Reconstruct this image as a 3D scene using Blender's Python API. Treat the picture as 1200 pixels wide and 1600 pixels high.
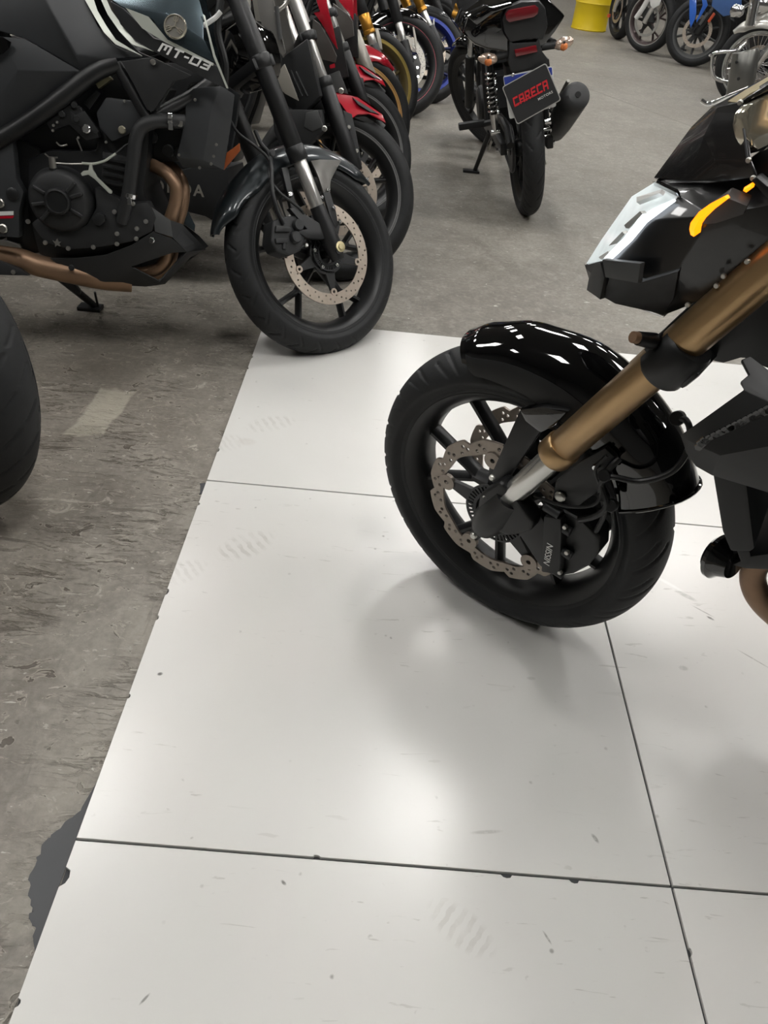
import bpy, bmesh, math, random
import numpy as np
from mathutils import Matrix, Vector
for o in list(bpy.data.objects): bpy.data.objects.remove(o)
SC = bpy.context.scene; COL = SC.collection
# ---------------------------------------------------------------- camera (solved from the tile grid)
CAMP = np.array([0.39183, -1.50240, 1.16448])
CR = np.array([[0.99558468, 0.03750539, 0.08604935], [0.09057718, -0.62443901, -0.77580390], [0.02463574, 0.78017259, -0.62507905]])
FPX = 1211.0
cam = bpy.data.objects.new('camera', bpy.data.cameras.new('camera')); COL.objects.link(cam)
cam.data.sensor_fit = 'VERTICAL'; cam.data.sensor_height = 24.0; cam.data.lens = FPX/1600*24; cam.data.clip_start = .02
m = Matrix.Identity(4)
for i in range(3):
    m[i][0] = CR[0][i]; m[i][1] = -CR[1][i]; m[i][2] = -CR[2][i]; m[i][3] = CAMP[i]
cam.matrix_world = m; SC.camera = cam
# ---------------------------------------------------------------- world, exposure
w = bpy.data.worlds.new('world'); SC.world = w; w.use_nodes = True
w.node_tree.nodes['Background'].inputs[0].default_value = (.75, .8, .85, 1); w.node_tree.nodes['Background'].inputs[1].default_value = .3
SC.view_settings.view_transform = 'Standard'; SC.view_settings.look = 'None'; SC.view_settings.gamma = 1; SC.view_settings.use_curve_mapping = False
SC.view_settings.exposure = 0.0
LAMP = 29.0
PI = math.pi; R_ = math.radians; random.seed(4)
def lin(c): return tuple((x/12.92 if x <= .04045 else ((x+.055)/1.055)**2.4) for x in (v/255 for v in c))
# ---------------------------------------------------------------- materials
MATS = {}
def mat(name, rgb, rough=.5, metal=0, coat=0, var=.08, scale=30, bump=0, bscale=200, emit=0, trans=0, spec=.5, alpha=1):
    if name in MATS: return MATS[name]
    M = bpy.data.materials.new(name); M.use_nodes = True; nt = M.node_tree; p = nt.nodes['Principled BSDF']
    c = lin(rgb)
    tc = nt.nodes.new('ShaderNodeTexCoord'); nz = nt.nodes.new('ShaderNodeTexNoise'); nz.inputs['Scale'].default_value = scale; nz.inputs['Detail'].default_value = 4
    nt.links.new(tc.outputs['Object'], nz.inputs['Vector'])
    mx = nt.nodes.new('ShaderNodeMix'); mx.data_type = 'RGBA'
    mx.inputs[6].default_value = (*[x*(1-var) for x in c], 1); mx.inputs[7].default_value = (*[min(1, x*(1+var)) for x in c], 1)
    nt.links.new(nz.outputs['Fac'], mx.inputs[0]); nt.links.new(mx.outputs[2], p.inputs['Base Color'])
    p.inputs['Roughness'].default_value = rough; p.inputs['Metallic'].default_value = metal; p.inputs['Coat Weight'].default_value = coat; p.inputs['Coat Roughness'].default_value = .04
    p.inputs['Specular IOR Level'].default_value = spec
    if trans: p.inputs['Transmission Weight'].default_value = trans
    if alpha < 1: p.inputs['Alpha'].default_value = alpha
    if emit: p.inputs['Emission Color'].default_value = (*c, 1); p.inputs['Emission Strength'].default_value = emit
    if bump:
        n2 = nt.nodes.new('ShaderNodeTexNoise'); n2.inputs['Scale'].default_value = bscale; nt.links.new(tc.outputs['Object'], n2.inputs['Vector'])
        b = nt.nodes.new('ShaderNodeBump'); b.inputs['Strength'].default_value = bump; b.inputs['Distance'].default_value = .002
        nt.links.new(n2.outputs['Fac'], b.inputs['Height']); nt.links.new(b.outputs['Normal'], p.inputs['Normal'])
    MATS[name] = M; return M
# near-black things
RUB = mat('tyre_rubber', (33, 34, 35), .62, var=.25, scale=60, bump=.15, spec=.35)
BLK = mat('satin_black_metal', (28, 29, 30), .42, var=.2)
PLA = mat('black_plastic', (36, 37, 38), .55, var=.2, bump=.1, bscale=600)
GLB = mat('gloss_black_paint', (6, 6, 7), .05, coat=1, var=.1)
GLD = mat('satin_dark_teal_paint', (31, 37, 40), .34, .45, coat=.4, var=.1)
BKR = mat('deep_black_metal', (13, 14, 15), .42, var=.2)
PLR = mat('deep_black_plastic', (19, 20, 21), .5, var=.15)
GRP = mat('grey_plastic', (70, 71, 71), .5)
DKG = mat('dark_grey_metal', (52, 53, 54), .45, .4)
CHR = mat('chrome', (225, 226, 226), .16, 1, var=.03)
CHS = mat('satin_chrome', (226, 225, 221), .3, .85, var=.03)
STL = mat('brushed_steel', (190, 188, 182), .34, 1, var=.1)
DSC = mat('brake_disc_steel', (186, 174, 160), .38, .75, var=.12, scale=90)
DSD = mat('worn_disc_steel', (142, 133, 124), .42, .8, var=.15, scale=90)
GOLD = mat('gold_anodised', (172, 143, 104), .30, .85, var=.06)
GOLB = mat('bright_gold', (205, 150, 62), .3, .8, var=.06)
RED = mat('red_paint', (168, 22, 40), .22, coat=.8, var=.08)
AMB = mat('amber_lens', (226, 132, 74), .2, var=.2)
BOLT = mat('zinc_bolt', (205, 204, 198), .3, .9)
BRN = mat('heat_browned_steel', (146, 118, 94), .42, .6, var=.3, scale=18)
BLU = mat('blue_paint', (44, 98, 190), .3, coat=.6)
BLR = mat('blue_rim', (38, 62, 160), .35, coat=.3)
YEL = mat('yellow_paint', (218, 190, 22), .45, var=.08, scale=6)
WHT = mat('white_paint', (216, 217, 214), .4)
SLV = mat('silver_paint', (168, 168, 164), .35, .5)
# ---------------------------------------------------------------- mesh helpers
class MB:
    def __init__(s): s.v = []; s.f = []
    def add(s, v, f):
        o = len(s.v); s.v += [tuple(p) for p in v]; s.f += [tuple(i+o for i in q) for q in f]; return s
    def box(s, c, d, rot=None):
        v = []
        for x in (-1, 1):
            for y in (-1, 1):
                for z in (-1, 1):
                    p = Vector((x*d[0]/2, y*d[1]/2, z*d[2]/2))
                    if rot is not None: p = rot @ p
                    v.append(p+Vector(c))
        return s.add(v, [(0, 1, 3, 2), (4, 6, 7, 5), (0, 4, 5, 1), (2, 3, 7, 6), (0, 2, 6, 4), (1, 5, 7, 3)])
    def tube(s, path, r, n=14, closed=False, caps=True):
        P = [Vector(p) for p in path]; N = len(P); rr = r if hasattr(r, '__len__') else [r]*N
        T = []
        for i in range(N):
            a = P[(i-1) % N] if (closed or i) else P[i]; b = P[(i+1) % N] if (closed or i < N-1) else P[i]
            t = b-a; T.append(t.normalized() if t.length else Vector((0, 0, 1)))
        u = T[0].orthogonal().normalized(); v = []
        for i in range(N):
            u = (u-T[i]*u.dot(T[i])); u = u.normalized() if u.length > 1e-6 else T[i].orthogonal().normalized()
            w_ = T[i].cross(u)
            for k in range(n):
                a = 2*PI*k/n; v.append(P[i]+(u*math.cos(a)+w_*math.sin(a))*rr[i])
        f = []
        for i in range(N if closed else N-1):
            j = (i+1) % N
            for k in range(n): l = (k+1) % n; f.append((i*n+k, i*n+l, j*n+l, j*n+k))
        if caps and not closed: f += [tuple(range(n-1, -1, -1)), tuple((N-1)*n+k for k in range(n))]
        return s.add(v, f)
    def cyl(s, a, b, r, r2=None, n=20): return s.tube([a, b], [r, r if r2 is None else r2], n)
    def lathe(s, prof, n=64, c=(0, 0, 0), closed=True, axis='y', a0=0, a1=2*PI):
        full = abs(a1-a0-2*PI) < 1e-6; m_ = len(prof); v = []; cnt = n if full else n+1
        for k in range(cnt):
            a = a0+(a1-a0)*k/n; ca, sa = math.cos(a), math.sin(a)
            for (y, r) in prof:
                v.append((c[0]+r*ca, c[1]+y, c[2]+r*sa) if axis == 'y' else (c[0]+r*ca, c[1]+r*sa, c[2]+y))
        f = []
        for k in range(n):
            j = (k+1) % cnt
            for i in range(m_ if closed else m_-1):
                l = (i+1) % m_; f.append((k*m_+i, k*m_+l, j*m_+l, j*m_+i))
        return s.add(v, f)
    def grid(s, fn, nu, nv, wrapu=False):
        v = [fn(i/(nu if wrapu else nu-1), j/(nv-1)) for i in range(nu) for j in range(nv)]; f = []
        for i in range(nu if wrapu else nu-1):
            k = (i+1) % nu
            for j in range(nv-1): f.append((i*nv+j, i*nv+j+1, k*nv+j+1, k*nv+j))
        return s.add(v, f)
    def prism(s, poly, y0, y1):   # poly of (x,z) between local y0 and y1
        n = len(poly); v = [(x, y0, z) for x, z in poly]+[(x, y1, z) for x, z in poly]
        return s.add(v, [tuple(range(n)), tuple(range(2*n-1, n-1, -1))]+[(i, (i+1) % n, n+(i+1) % n, n+i) for i in range(n)])
    def sweep(s, secs, caps=True):   # list of closed section loops of equal length
        n = len(secs[0]); v = [p for q in secs for p in q]; f = []
        for i in range(len(secs)-1):
            for k in range(n): l = (k+1) % n; f.append((i*n+k, i*n+l, (i+1)*n+l, (i+1)*n+k))
        if caps: f += [tuple(range(n-1, -1, -1)), tuple((len(secs)-1)*n+k for k in range(n))]
        return s.add(v, f)
    def mesh(s, bevel=0, seg=2, ang=35, smooth=True):
        me = bpy.data.meshes.new('m'); me.from_pydata(s.v, [], s.f)
        bm = bmesh.new(); bm.from_mesh(me); bmesh.ops.recalc_face_normals(bm, faces=bm.faces)
        if bevel:
            bm.normal_update(); ed = [e for e in bm.edges if len(e.link_faces) == 2 and e.calc_face_angle(0) > R_(30)]
            bmesh.ops.bevel(bm, geom=ed, offset=bevel, segments=seg, profile=.6, affect='EDGES', clamp_overlap=True)
        bm.to_mesh(me); bm.free()
        if smooth: me.shade_smooth(); me.set_sharp_from_angle(angle=R_(ang))
        me.update(); return me
def curve_mesh(splines, th, bevel=0, res=1):   # filled 2D outlines (holes allowed) in local x,z ; thickness along y
    cu = bpy.data.curves.new('c', 'CURVE'); cu.dimensions = '2D'; cu.fill_mode = 'BOTH'; cu.extrude = max(th/2-bevel, 0); cu.bevel_depth = bevel; cu.bevel_resolution = 1
    for pts in splines:
        sp = cu.splines.new('POLY'); sp.points.add(len(pts)-1); sp.use_cyclic_u = True
        for q, p in zip(sp.points, pts): q.co = (p[0], p[1], 0, 1)
    return _tomesh(cu)
def text_mesh(txt, size, th=.0006, shear=0, spacing=1, bold=0):
    cu = bpy.data.curves.new('t', 'FONT'); cu.body = txt; cu.size = size; cu.extrude = th/2; cu.align_x = 'CENTER'; cu.align_y = 'CENTER'; cu.shear = shear; cu.space_character = spacing; cu.offset = bold
    return _tomesh(cu)
def _tomesh(cu):
    ob = bpy.data.objects.new('tmp', cu); COL.objects.link(ob); dg = bpy.context.evaluated_depsgraph_get()
    me = bpy.data.meshes.new_from_object(ob.evaluated_get(dg)); bpy.data.objects.remove(ob); bpy.data.curves.remove(cu)
    me.transform(Matrix(((1, 0, 0, 0), (0, 0, -1, 0), (0, 1, 0, 0), (0, 0, 0, 1)))); me.shade_smooth(); me.set_sharp_from_angle(angle=R_(30)); return me
def circ(cx, cz, r, n=12, a0=0): return [(cx+r*math.cos(a0+2*PI*k/n), cz+r*math.sin(a0+2*PI*k/n)) for k in range(n)]
# ---------------------------------------------------------------- objects
WM = {}
def root(name, M, label, cat, group=None):
    o = bpy.data.objects.new(name, None); COL.objects.link(o); o.empty_display_size = .1; o.matrix_world = M; WM[o.name] = M.copy()
    tag(o, label, cat, group); return o
def tag(o, label=None, cat=None, group=None, kind=None):
    if label: o['label'] = label
    if cat: o['category'] = cat
    if group: o['group'] = group
    if kind: o['kind'] = kind
    return o
def add(name, me, ma, parent=None, M=None, label=None):
    if isinstance(me, MB): me = me.mesh()
    if ma is not None:
        me.materials.clear(); me.materials.append(ma)
    me.name = name; o = bpy.data.objects.new(name, me); COL.objects.link(o)
    if parent is None: M = M or Matrix.Identity(4); o.matrix_world = M
    else:
        P = WM[parent.name]; M = M if M is not None else P; o.parent = parent; o.matrix_local = P.inverted() @ M
    WM[o.name] = M.copy()
    if label: o['label'] = label
    return o
class Fr:   # frame of a bike: x forward, y left, z up (leaned); at() drops a photo point on the plane of a given lateral offset
    def __init__(s, x, y, yaw, lean, h=0, z0=0):
        a, l = R_(yaw), R_(lean)
        s.fw = np.array([math.cos(a), math.sin(a), 0]); lf = np.array([-math.sin(a), math.cos(a), 0]); up = np.array([0, 0, 1.])
        s.lf = lf*math.cos(l)-up*math.sin(l); s.up = up*math.cos(l)+lf*math.sin(l); s.o = np.array([x, y, z0])+s.up*h; s.mk()
    def mk(s):
        s.M = Matrix([[s.fw[i], s.lf[i], s.up[i], s.o[i]] for i in range(3)]+[[0, 0, 0, 1]])
    def at(s, u, v, y):
        d = np.array([(u-600)/FPX, (v-800)/FPX, 1]) @ CR; t = ((s.o-CAMP) @ s.lf+y)/(d @ s.lf); X = CAMP+d*t-s.o
        return (float(X @ s.fw), float(X @ s.lf), float(X @ s.up))
    def poly(s, pts, y): return [(p[0], p[2]) for p in (s.at(u, v, y) for u, v in pts)]
    def path(s, pts, y=None): return [s.at(p[0], p[1], p[2] if len(p) > 2 else y) for p in pts]
def panel(name, fr, parent, ma, pts, y0, y1, bevel=.004, label=None, seg=2):   # solid traced at plane y0 and as deep as y1
    return add(name, MB().prism(fr.poly(pts, y0), y0, y1).mesh(bevel, seg), ma, parent, fr.M, label)
def pipe(name, fr, parent, ma, pts, r, y=None, n=12, sm=3, label=None):
    P = smooth(fr.path(pts, y), sm); return add(name, MB().tube(P, r, n), ma, parent, fr.M, label)
def smooth(P, k=3):
    if k <= 1 or len(P) < 3: return P
    P = [Vector(p) for p in P]; out = []
    for i in range(len(P)-1):
        a, b, c, d = P[max(i-1, 0)], P[i], P[i+1], P[min(i+2, len(P)-1)]
        for j in range(k):
            t = j/k; out.append(.5*((2*b)+(c-a)*t+(2*a-5*b+4*c-d)*t*t+(3*b-a-3*c+d)*t**3))
    return out+[P[-1]]
def bolts(fr, parent, pts, y, r=.006, ma=None, side=-1, name='bolt', h=.006):
    me = MB().lathe([(0, 0), (0, r), (side*h*.6, r), (side*h, r*.75), (side*h, 0)], 12, closed=False).mesh()
    me.materials.append(ma or BOLT)
    for q in pts:
        p = fr.at(q[0], q[1], q[2] if len(q) > 2 else y); add(name, me, None, parent, fr.M @ Matrix.Translation(p))
# ---------------------------------------------------------------- structure
def node_mat(name):
    M = bpy.data.materials.new(name); M.use_nodes = True; nt = M.node_tree; return M, nt, nt.nodes['Principled BSDF']
def N(nt, typ, **kw):
    n = nt.nodes.new(typ)
    for k, v in kw.items():
        if k.startswith('i_'): n.inputs[k[2:].replace('_', ' ')].default_value = v
        else: setattr(n, k, v)
    return n
def mixc(nt, fac, a, b, blend='MIX'):
    mx = nt.nodes.new('ShaderNodeMix'); mx.data_type = 'RGBA'; mx.blend_type = blend
    for s_, x in ((0, fac), (6, a), (7, b)):
        if isinstance(x, bpy.types.NodeSocket): nt.links.new(x, mx.inputs[s_])
        else: mx.inputs[s_].default_value = x if s_ == 0 else (*x, 1)
    return mx.outputs[2]
def ramp(nt, src, stops):
    r = nt.nodes.new('ShaderNodeValToRGB'); nt.links.new(src, r.inputs[0]); e = r.color_ramp.elements
    while len(e) < len(stops): e.new(.5)
    for q, (p, v) in zip(e, stops): q.position = p; q.color = (v, v, v, 1) if not hasattr(v, '__len__') else (*v, 1)
    return r.outputs[0]
def math_(nt, op, a, b=None, clamp=False):
    n = nt.nodes.new('ShaderNodeMath'); n.operation = op; n.use_clamp = clamp
    for i, x in enumerate((a, b)):
        if x is None: continue
        if isinstance(x, bpy.types.NodeSocket): nt.links.new(x, n.inputs[i])
        else: n.inputs[i].default_value = x
    return n.outputs[0]
def noise(nt, vec, scale, detail=4, rough=.55, stretch=None, dist=0):
    if stretch:
        mp = nt.nodes.new('ShaderNodeMapping'); mp.inputs['Scale'].default_value = stretch; nt.links.new(vec, mp.inputs[0]); vec = mp.outputs[0]
    n = nt.nodes.new('ShaderNodeTexNoise'); n.inputs['Scale'].default_value = scale; n.inputs['Detail'].default_value = detail; n.inputs['Roughness'].default_value = rough; n.inputs['Distortion'].default_value = dist
    nt.links.new(vec, n.inputs['Vector']); return n.outputs['Fac']
def blob(nt, pos, c, ax, rot=0, soft=.5):   # 1 inside an ellipse on the floor, 0 outside
    mp = nt.nodes.new('ShaderNodeMapping'); mp.vector_type = 'TEXTURE'; mp.inputs['Location'].default_value = (c[0], c[1], 0); mp.inputs['Rotation'].default_value = (0, 0, R_(rot)); mp.inputs['Scale'].default_value = (ax[0], ax[1], 1000)
    nt.links.new(pos, mp.inputs[0]); ln = nt.nodes.new('ShaderNodeVectorMath'); ln.operation = 'LENGTH'; nt.links.new(mp.outputs[0], ln.inputs[0])
    mr = nt.nodes.new('ShaderNodeMapRange'); mr.inputs[1].default_value = 1; mr.inputs[2].default_value = 1-soft; nt.links.new(ln.outputs['Value'], mr.inputs[0]); return mr.outputs[0], mp.outputs[0]
def fpt(u, v, z=0):
    d = np.array([(u-600)/FPX, (v-800)/FPX, 1]) @ CR; t = (z-CAMP[2])/d[2]; return CAMP+d*t
def concrete():
    M, nt, p = node_mat('worn_concrete'); g = nt.nodes.new('ShaderNodeNewGeometry').outputs['Position']
    mul = lambda a, b: math_(nt, 'MULTIPLY', a, b)
    big = noise(nt, g, 1.3, 5, .6); mid = noise(nt, g, 7, 7, .68, dist=.5); fine = noise(nt, g, 70, 5, .7)
    c = mixc(nt, ramp(nt, big, [(.3, 0), (.7, 1)]), lin((122, 117, 109)), lin((150, 146, 138)))
    c = mixc(nt, mul(ramp(nt, mid, [(.36, 1), (.56, 0)]), .6), c, lin((98, 93, 85)))
    c = mixc(nt, ramp(nt, fine, [(.35, .35), (.6, 0)]), c, lin((78, 73, 66)))
    c = mixc(nt, ramp(nt, noise(nt, g, 24, 6, .7), [(.52, 0), (.68, .35)]), c, lin((172, 167, 157)))
    lm = blob(nt, g, (-1.3, -.1), (2.1, 2.6), 0, .4)[0]
    pat = ramp(nt, noise(nt, g, 2.6, 4, .6), [(.40, 0), (.55, 1)])
    near = math_(nt, 'ADD', mul(lm, .85), .15); wear = mul(pat, near)
    # trowel ridges running across the floor: dark creases with pale lips, in patches
    rid = noise(nt, g, 6, 7, .66, (.9, 4.6, 1), .9)
    crease = ramp(nt, rid, [(.452, 0), (.468, 1), (.480, 1), (.500, 0)]); lip = ramp(nt, rid, [(.498, 0), (.510, 1), (.525, 0)])
    rid2 = noise(nt, g, 15, 6, .66, (1, 4, 1), 1.2); crease2 = ramp(nt, rid2, [(.40, 1), (.43, 0)])
    brk = ramp(nt, noise(nt, g, 9, 3, .5), [(.44, 0), (.54, 1)]); wb = mul(wear, brk)
    c = mixc(nt, mul(crease, mul(wb, .8)), c, lin((66, 60, 53)))
    c = mixc(nt, mul(crease2, mul(wear, .5)), c, lin((72, 66, 58)))
    c = mixc(nt, mul(lip, mul(wb, .55)), c, lin((178, 172, 160)))
    # pits with pale rims, pale broken flakes
    pit = noise(nt, g, 17, 4, .6, (1, 1.5, 1), 1.3); inner = ramp(nt, pit, [(.335, 1), (.36, 0)]); rim_ = ramp(nt, pit, [(.35, 0), (.37, 1), (.385, 1), (.40, 0)])
    c = mixc(nt, mul(rim_, mul(near, .40)), c, lin((182, 176, 163)))
    c = mixc(nt, mul(inner, mul(near, .8)), c, lin((70, 64, 57)))
    fl = noise(nt, g, 11, 6, .72, (1, 1.9, 1), 1.4)
    c = mixc(nt, mul(ramp(nt, fl, [(.605, 0), (.64, 1)]), mul(near, .6)), c, lin((186, 180, 168)))
    fk = noise(nt, g, 34, 2, .5, (1, 2.2, 1), .6)
    c = mixc(nt, mul(ramp(nt, fk, [(.71, 0), (.73, 1)]), .6), c, lin((206, 202, 192)))
    c = mixc(nt, mul(ramp(nt, fk, [(.25, 1), (.27, 0)]), .5), c, lin((64, 60, 54)))
    br = blob(nt, g, (-.75, .1), (1.1, 1.7), 0, .8)[0]
    c = mixc(nt, mul(br, .40), c, lin((104, 92, 77)))
    # paler cement band along the tile edge, long scrape lines going away
    eg = blob(nt, g, (0, -.6), (.16, 1.9), 0, .9)[0]; c = mixc(nt, mul(eg, mul(ramp(nt, mid, [(.4, 0), (.6, 1)]), .5)), c, lin((150, 145, 135)))
    sc = noise(nt, g, 9, 4, .6, (3.6, .5, 1), .3); c = mixc(nt, mul(ramp(nt, sc, [(.30, 1), (.36, 0)]), mul(near, .35)), c, lin((82, 76, 69)))
    # slab joints and a pale rectangular paint remnant
    for (cx, cy, ln, ro) in ((2.3, 5.2, 2.6, 118), (2.0, 6.6, 1.9, -8)):
        j = blob(nt, g, (cx, cy), (ln, .02), ro, .5)[0]; c = mixc(nt, mul(j, .4), c, lin((96, 92, 86)))
    _, bv = blob(nt, g, (-.34, .272), (.05, .12), -3, .25); sx = nt.nodes.new('ShaderNodeSeparateXYZ'); nt.links.new(bv, sx.inputs[0])
    bx_ = math_(nt, 'MAXIMUM', math_(nt, 'ABSOLUTE', sx.outputs[0]), math_(nt, 'ABSOLUTE', sx.outputs[1])); bx_ = math_(nt, 'ADD', bx_, mul(math_(nt, 'SUBTRACT', mid, .5), 1.2))
    c = mixc(nt, mul(ramp(nt, bx_, [(.85, 1), (1.05, 0)]), .55), c, lin((180, 174, 158)))
    nt.links.new(c, p.inputs['Base Color'])
    nt.links.new(ramp(nt, mid, [(.3, .48), (.7, .7)]), p.inputs['Roughness'])
    h = math_(nt, 'SUBTRACT', mul(fine, .25), math_(nt, 'ADD', mul(crease, wb), math_(nt, 'ADD', mul(inner, near), mul(crease2, mul(wear, .5)))))
    b = nt.nodes.new('ShaderNodeBump'); b.inputs['Strength'].default_value = .6; b.inputs['Distance'].default_value = .004; nt.links.new(h, b.inputs['Height']); nt.links.new(b.outputs['Normal'], p.inputs['Normal'])
    return M
def tile_mat():
    M, nt, p = node_mat('porcelain_tile'); g = nt.nodes.new('ShaderNodeNewGeometry').outputs['Position']
    c = mixc(nt, noise(nt, g, 3, 4), lin((205, 204, 200)), lin((214, 213, 209)))
    c = mixc(nt, math_(nt, 'MULTIPLY', ramp(nt, noise(nt, g, 1.2, 2), [(.5, 0), (.75, 1)]), .3), c, lin((214, 206, 200)))
    # dirt specks and short scuffs
    area = ramp(nt, noise(nt, g, 2.6, 2), [(.46, 0), (.62, 1)])
    vo = nt.nodes.new('ShaderNodeTexVoronoi'); vo.inputs['Scale'].default_value = 26; nt.links.new(g, vo.inputs['Vector'])
    dot = math_(nt, 'MULTIPLY', ramp(nt, vo.outputs['Distance'], [(.05, 1), (.11, 0)]), ramp(nt, noise(nt, g, 40, 2), [(.52, 0), (.6, 1)]))
    c = mixc(nt, math_(nt, 'MULTIPLY', dot, math_(nt, 'ADD', math_(nt, 'MULTIPLY', area, .5), .12)), c, lin((112, 108, 102)))
    sc = noise(nt, g, 30, 3, .55, (.5, 3, 1), .8)
    c = mixc(nt, math_(nt, 'MULTIPLY', ramp(nt, sc, [(.66, 0), (.70, 1)]), math_(nt, 'MULTIPLY', area, .4)), c, lin((150, 146, 139)))
    # sole prints: wavy bars inside an oval
    for (cx, cy, ax, ay, ro, st, ws) in ((.135, -.225, .075, .042, 40, .30, 62), (.02, -.325, .06, .035, 38, .2, 60), (.115, .275, .075, .04, 30, .22, 58), (.02, .165, .055, .04, 35, .14, 60), (.585, -1.0, .06, .03, -35, .22, 70)):
        b, v = blob(nt, g, (cx, cy), (ax, ay), ro, .3); wv = nt.nodes.new('ShaderNodeTexWave'); wv.inputs['Scale'].default_value = 1.15; wv.inputs['Distortion'].default_value = 2.2; wv.inputs['Detail'].default_value = 2; wv.inputs['Detail Scale'].default_value = 1.5
        nt.links.new(v, wv.inputs[0]); k = math_(nt, 'MULTIPLY', b, ramp(nt, wv.outputs['Fac'], [(.45, 0), (.62, st)])); k = math_(nt, 'MULTIPLY', k, ramp(nt, noise(nt, g, 35, 3), [(.35, .2), (.6, 1)]))
        c = mixc(nt, k, c, lin((150, 144, 136)))
    # single stains and scratches
    for (u, v, ax, ay, ro, st, col) in ((250, 1053, .006, .0045, 20, .85, (70, 68, 64)), (443, 1379, .006, .003, -40, .8, (80, 78, 72)), (226, 1561, .010, .0022, 55, .7, (100, 98, 92)), (1068, 1044, .011, .008, 0, .35, (130, 128, 122)), (1072, 931, .028, .008, -35, .55, (150, 148, 142)), (1098, 955, .03, .0022, -38, .6, (120, 117, 110)), (1110, 966, .010, .004, -38, .8, (80, 77, 72)), (1045, 912, .05, .006, -40, .5, (226, 226, 222)), (1178, 1030, .04, .0022, -40, .5, (120, 117, 110)), (930, 1310, .010, .004, -60, .6, (110, 107, 100)), (855, 1465, .012, .002, -60, .6, (110, 107, 100)), (760, 1300, .03, .004, 8, .35, (140, 137, 130)), (385, 690, .03, .02, 0, .18, (170, 160, 150)), (830, 1060, .010, .005, 0, .3, (150, 147, 140)), (640, 360, .006, .002, 0, .6, (120, 118, 110))):
        q = fpt(u, v, .0095); c = mixc(nt, math_(nt, 'MULTIPLY', math_(nt, 'MULTIPLY', blob(nt, g, (float(q[0]), float(q[1])), (ax, ay), ro, .5)[0], ramp(nt, noise(nt, g, 160, 2), [(.3, .5), (.5, 1)])), st), c, lin(col))
    nt.links.new(c, p.inputs['Base Color'])
    p.inputs['Roughness'].default_value = .25; p.inputs['Specular IOR Level'].default_value = .5
    return M
CONC = concrete(); TILE = tile_mat()
GROUT = mat('dark_grout', (58, 59, 61), .8, var=.2)
WALL = mat('white_wall_paint', (128, 128, 126), .8, var=.03, scale=3); CEIL = mat('ceiling_sheet', (120, 120, 118), .8, var=.04, scale=2)
X0, X1, Y0, Y1, HC = -8, 12, -7, 28, 4.4
fl = add('floor', MB().box(((X0+X1)/2, (Y0+Y1)/2, -.1), (X1-X0, Y1-Y0, .2)).mesh(), CONC); tag(fl, 'worn grey concrete floor of the showroom', None, None, 'structure')
for nm, c, d in (('wall_left', (X0-.05, (Y0+Y1)/2, HC/2), (.1, Y1-Y0, HC)), ('wall_right', (X1+.05, (Y0+Y1)/2, HC/2), (.1, Y1-Y0, HC)), ('wall_back', ((X0+X1)/2, Y1+.05, HC/2), (X1-X0, .1, HC)), ('wall_front', ((X0+X1)/2, Y0-.05, HC/2), (X1-X0, .1, HC))):
    tag(add(nm, MB().box(c, d).mesh(), WALL), 'plain white painted wall of the showroom', None, None, 'structure')
tag(add('ceiling', MB().box(((X0+X1)/2, (Y0+Y1)/2, HC+.05), (X1-X0, Y1-Y0, .1)).mesh(), CEIL), 'pale flat ceiling of the showroom', None, None, 'structure')
S = .915; TH = .008; JT = .0028
add('grout_bed', MB().box((2*S, -.5*S, .0015), (4*S-.004, 3*S-.004, .003)).mesh(), GROUT, fl)
def notch(x0, x1, y0, y1, chips):   # tile outline with small chips: (edge, position, width, depth)
    P = []
    for e, (a, b, n) in enumerate((((x0, y0), (x1, y0), (0, 1)), ((x1, y0), (x1, y1), (-1, 0)), ((x1, y1), (x0, y1), (0, -1)), ((x0, y1), (x0, y0), (1, 0)))):
        P.append(a)
        for (ce, t, wd, dp) in sorted(c for c in chips if c[0] == e):
            L = math.hypot(b[0]-a[0], b[1]-a[1]); dx, dy = (b[0]-a[0])/L, (b[1]-a[1])/L
            for s_, k in ((-.5, 0), (-.35, .8), (0, 1), (.3, .7), (.5, 0)): P.append((a[0]+dx*(t*L+s_*wd)+n[0]*dp*k, a[1]+dy*(t*L+s_*wd)+n[1]*dp*k))
    return P
CH = {(0, -1): [(3, .10, .012, .004), (3, .42, .02, .005), (3, .5, .015, .004), (3, .71, .012, .004), (0, .40, .012, .003)],
      (0, -2): [(2, .28, .018, .005), (2, .165, .016, .005), (3, .06, .030, .010), (3, .24, .012, .005), (3, .62, .03, .004)],
      (0, 0): [(3, .3, .015, .004), (3, .38, .012, .003), (3, .86, .02, .004)], (1, -1): [(3, .3, .012, .003), (3, .12, .014, .003)], (1, -2): [(3, .1, .012, .003)]}
for i in range(4):
    for j in range(0, -3, -1):
        pl = notch(i*S+JT, (i+1)*S-JT, j*S+JT, (j+1)*S-JT, CH.get((i, j), []))
        me = curve_mesh([[(x, -y) for x, y in pl]], TH, .0006); me.transform(Matrix.Rotation(PI/2, 4, 'X')); add('tile', me, TILE, fl, Matrix.Translation((0, 0, TH/2+.0015)))
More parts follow.
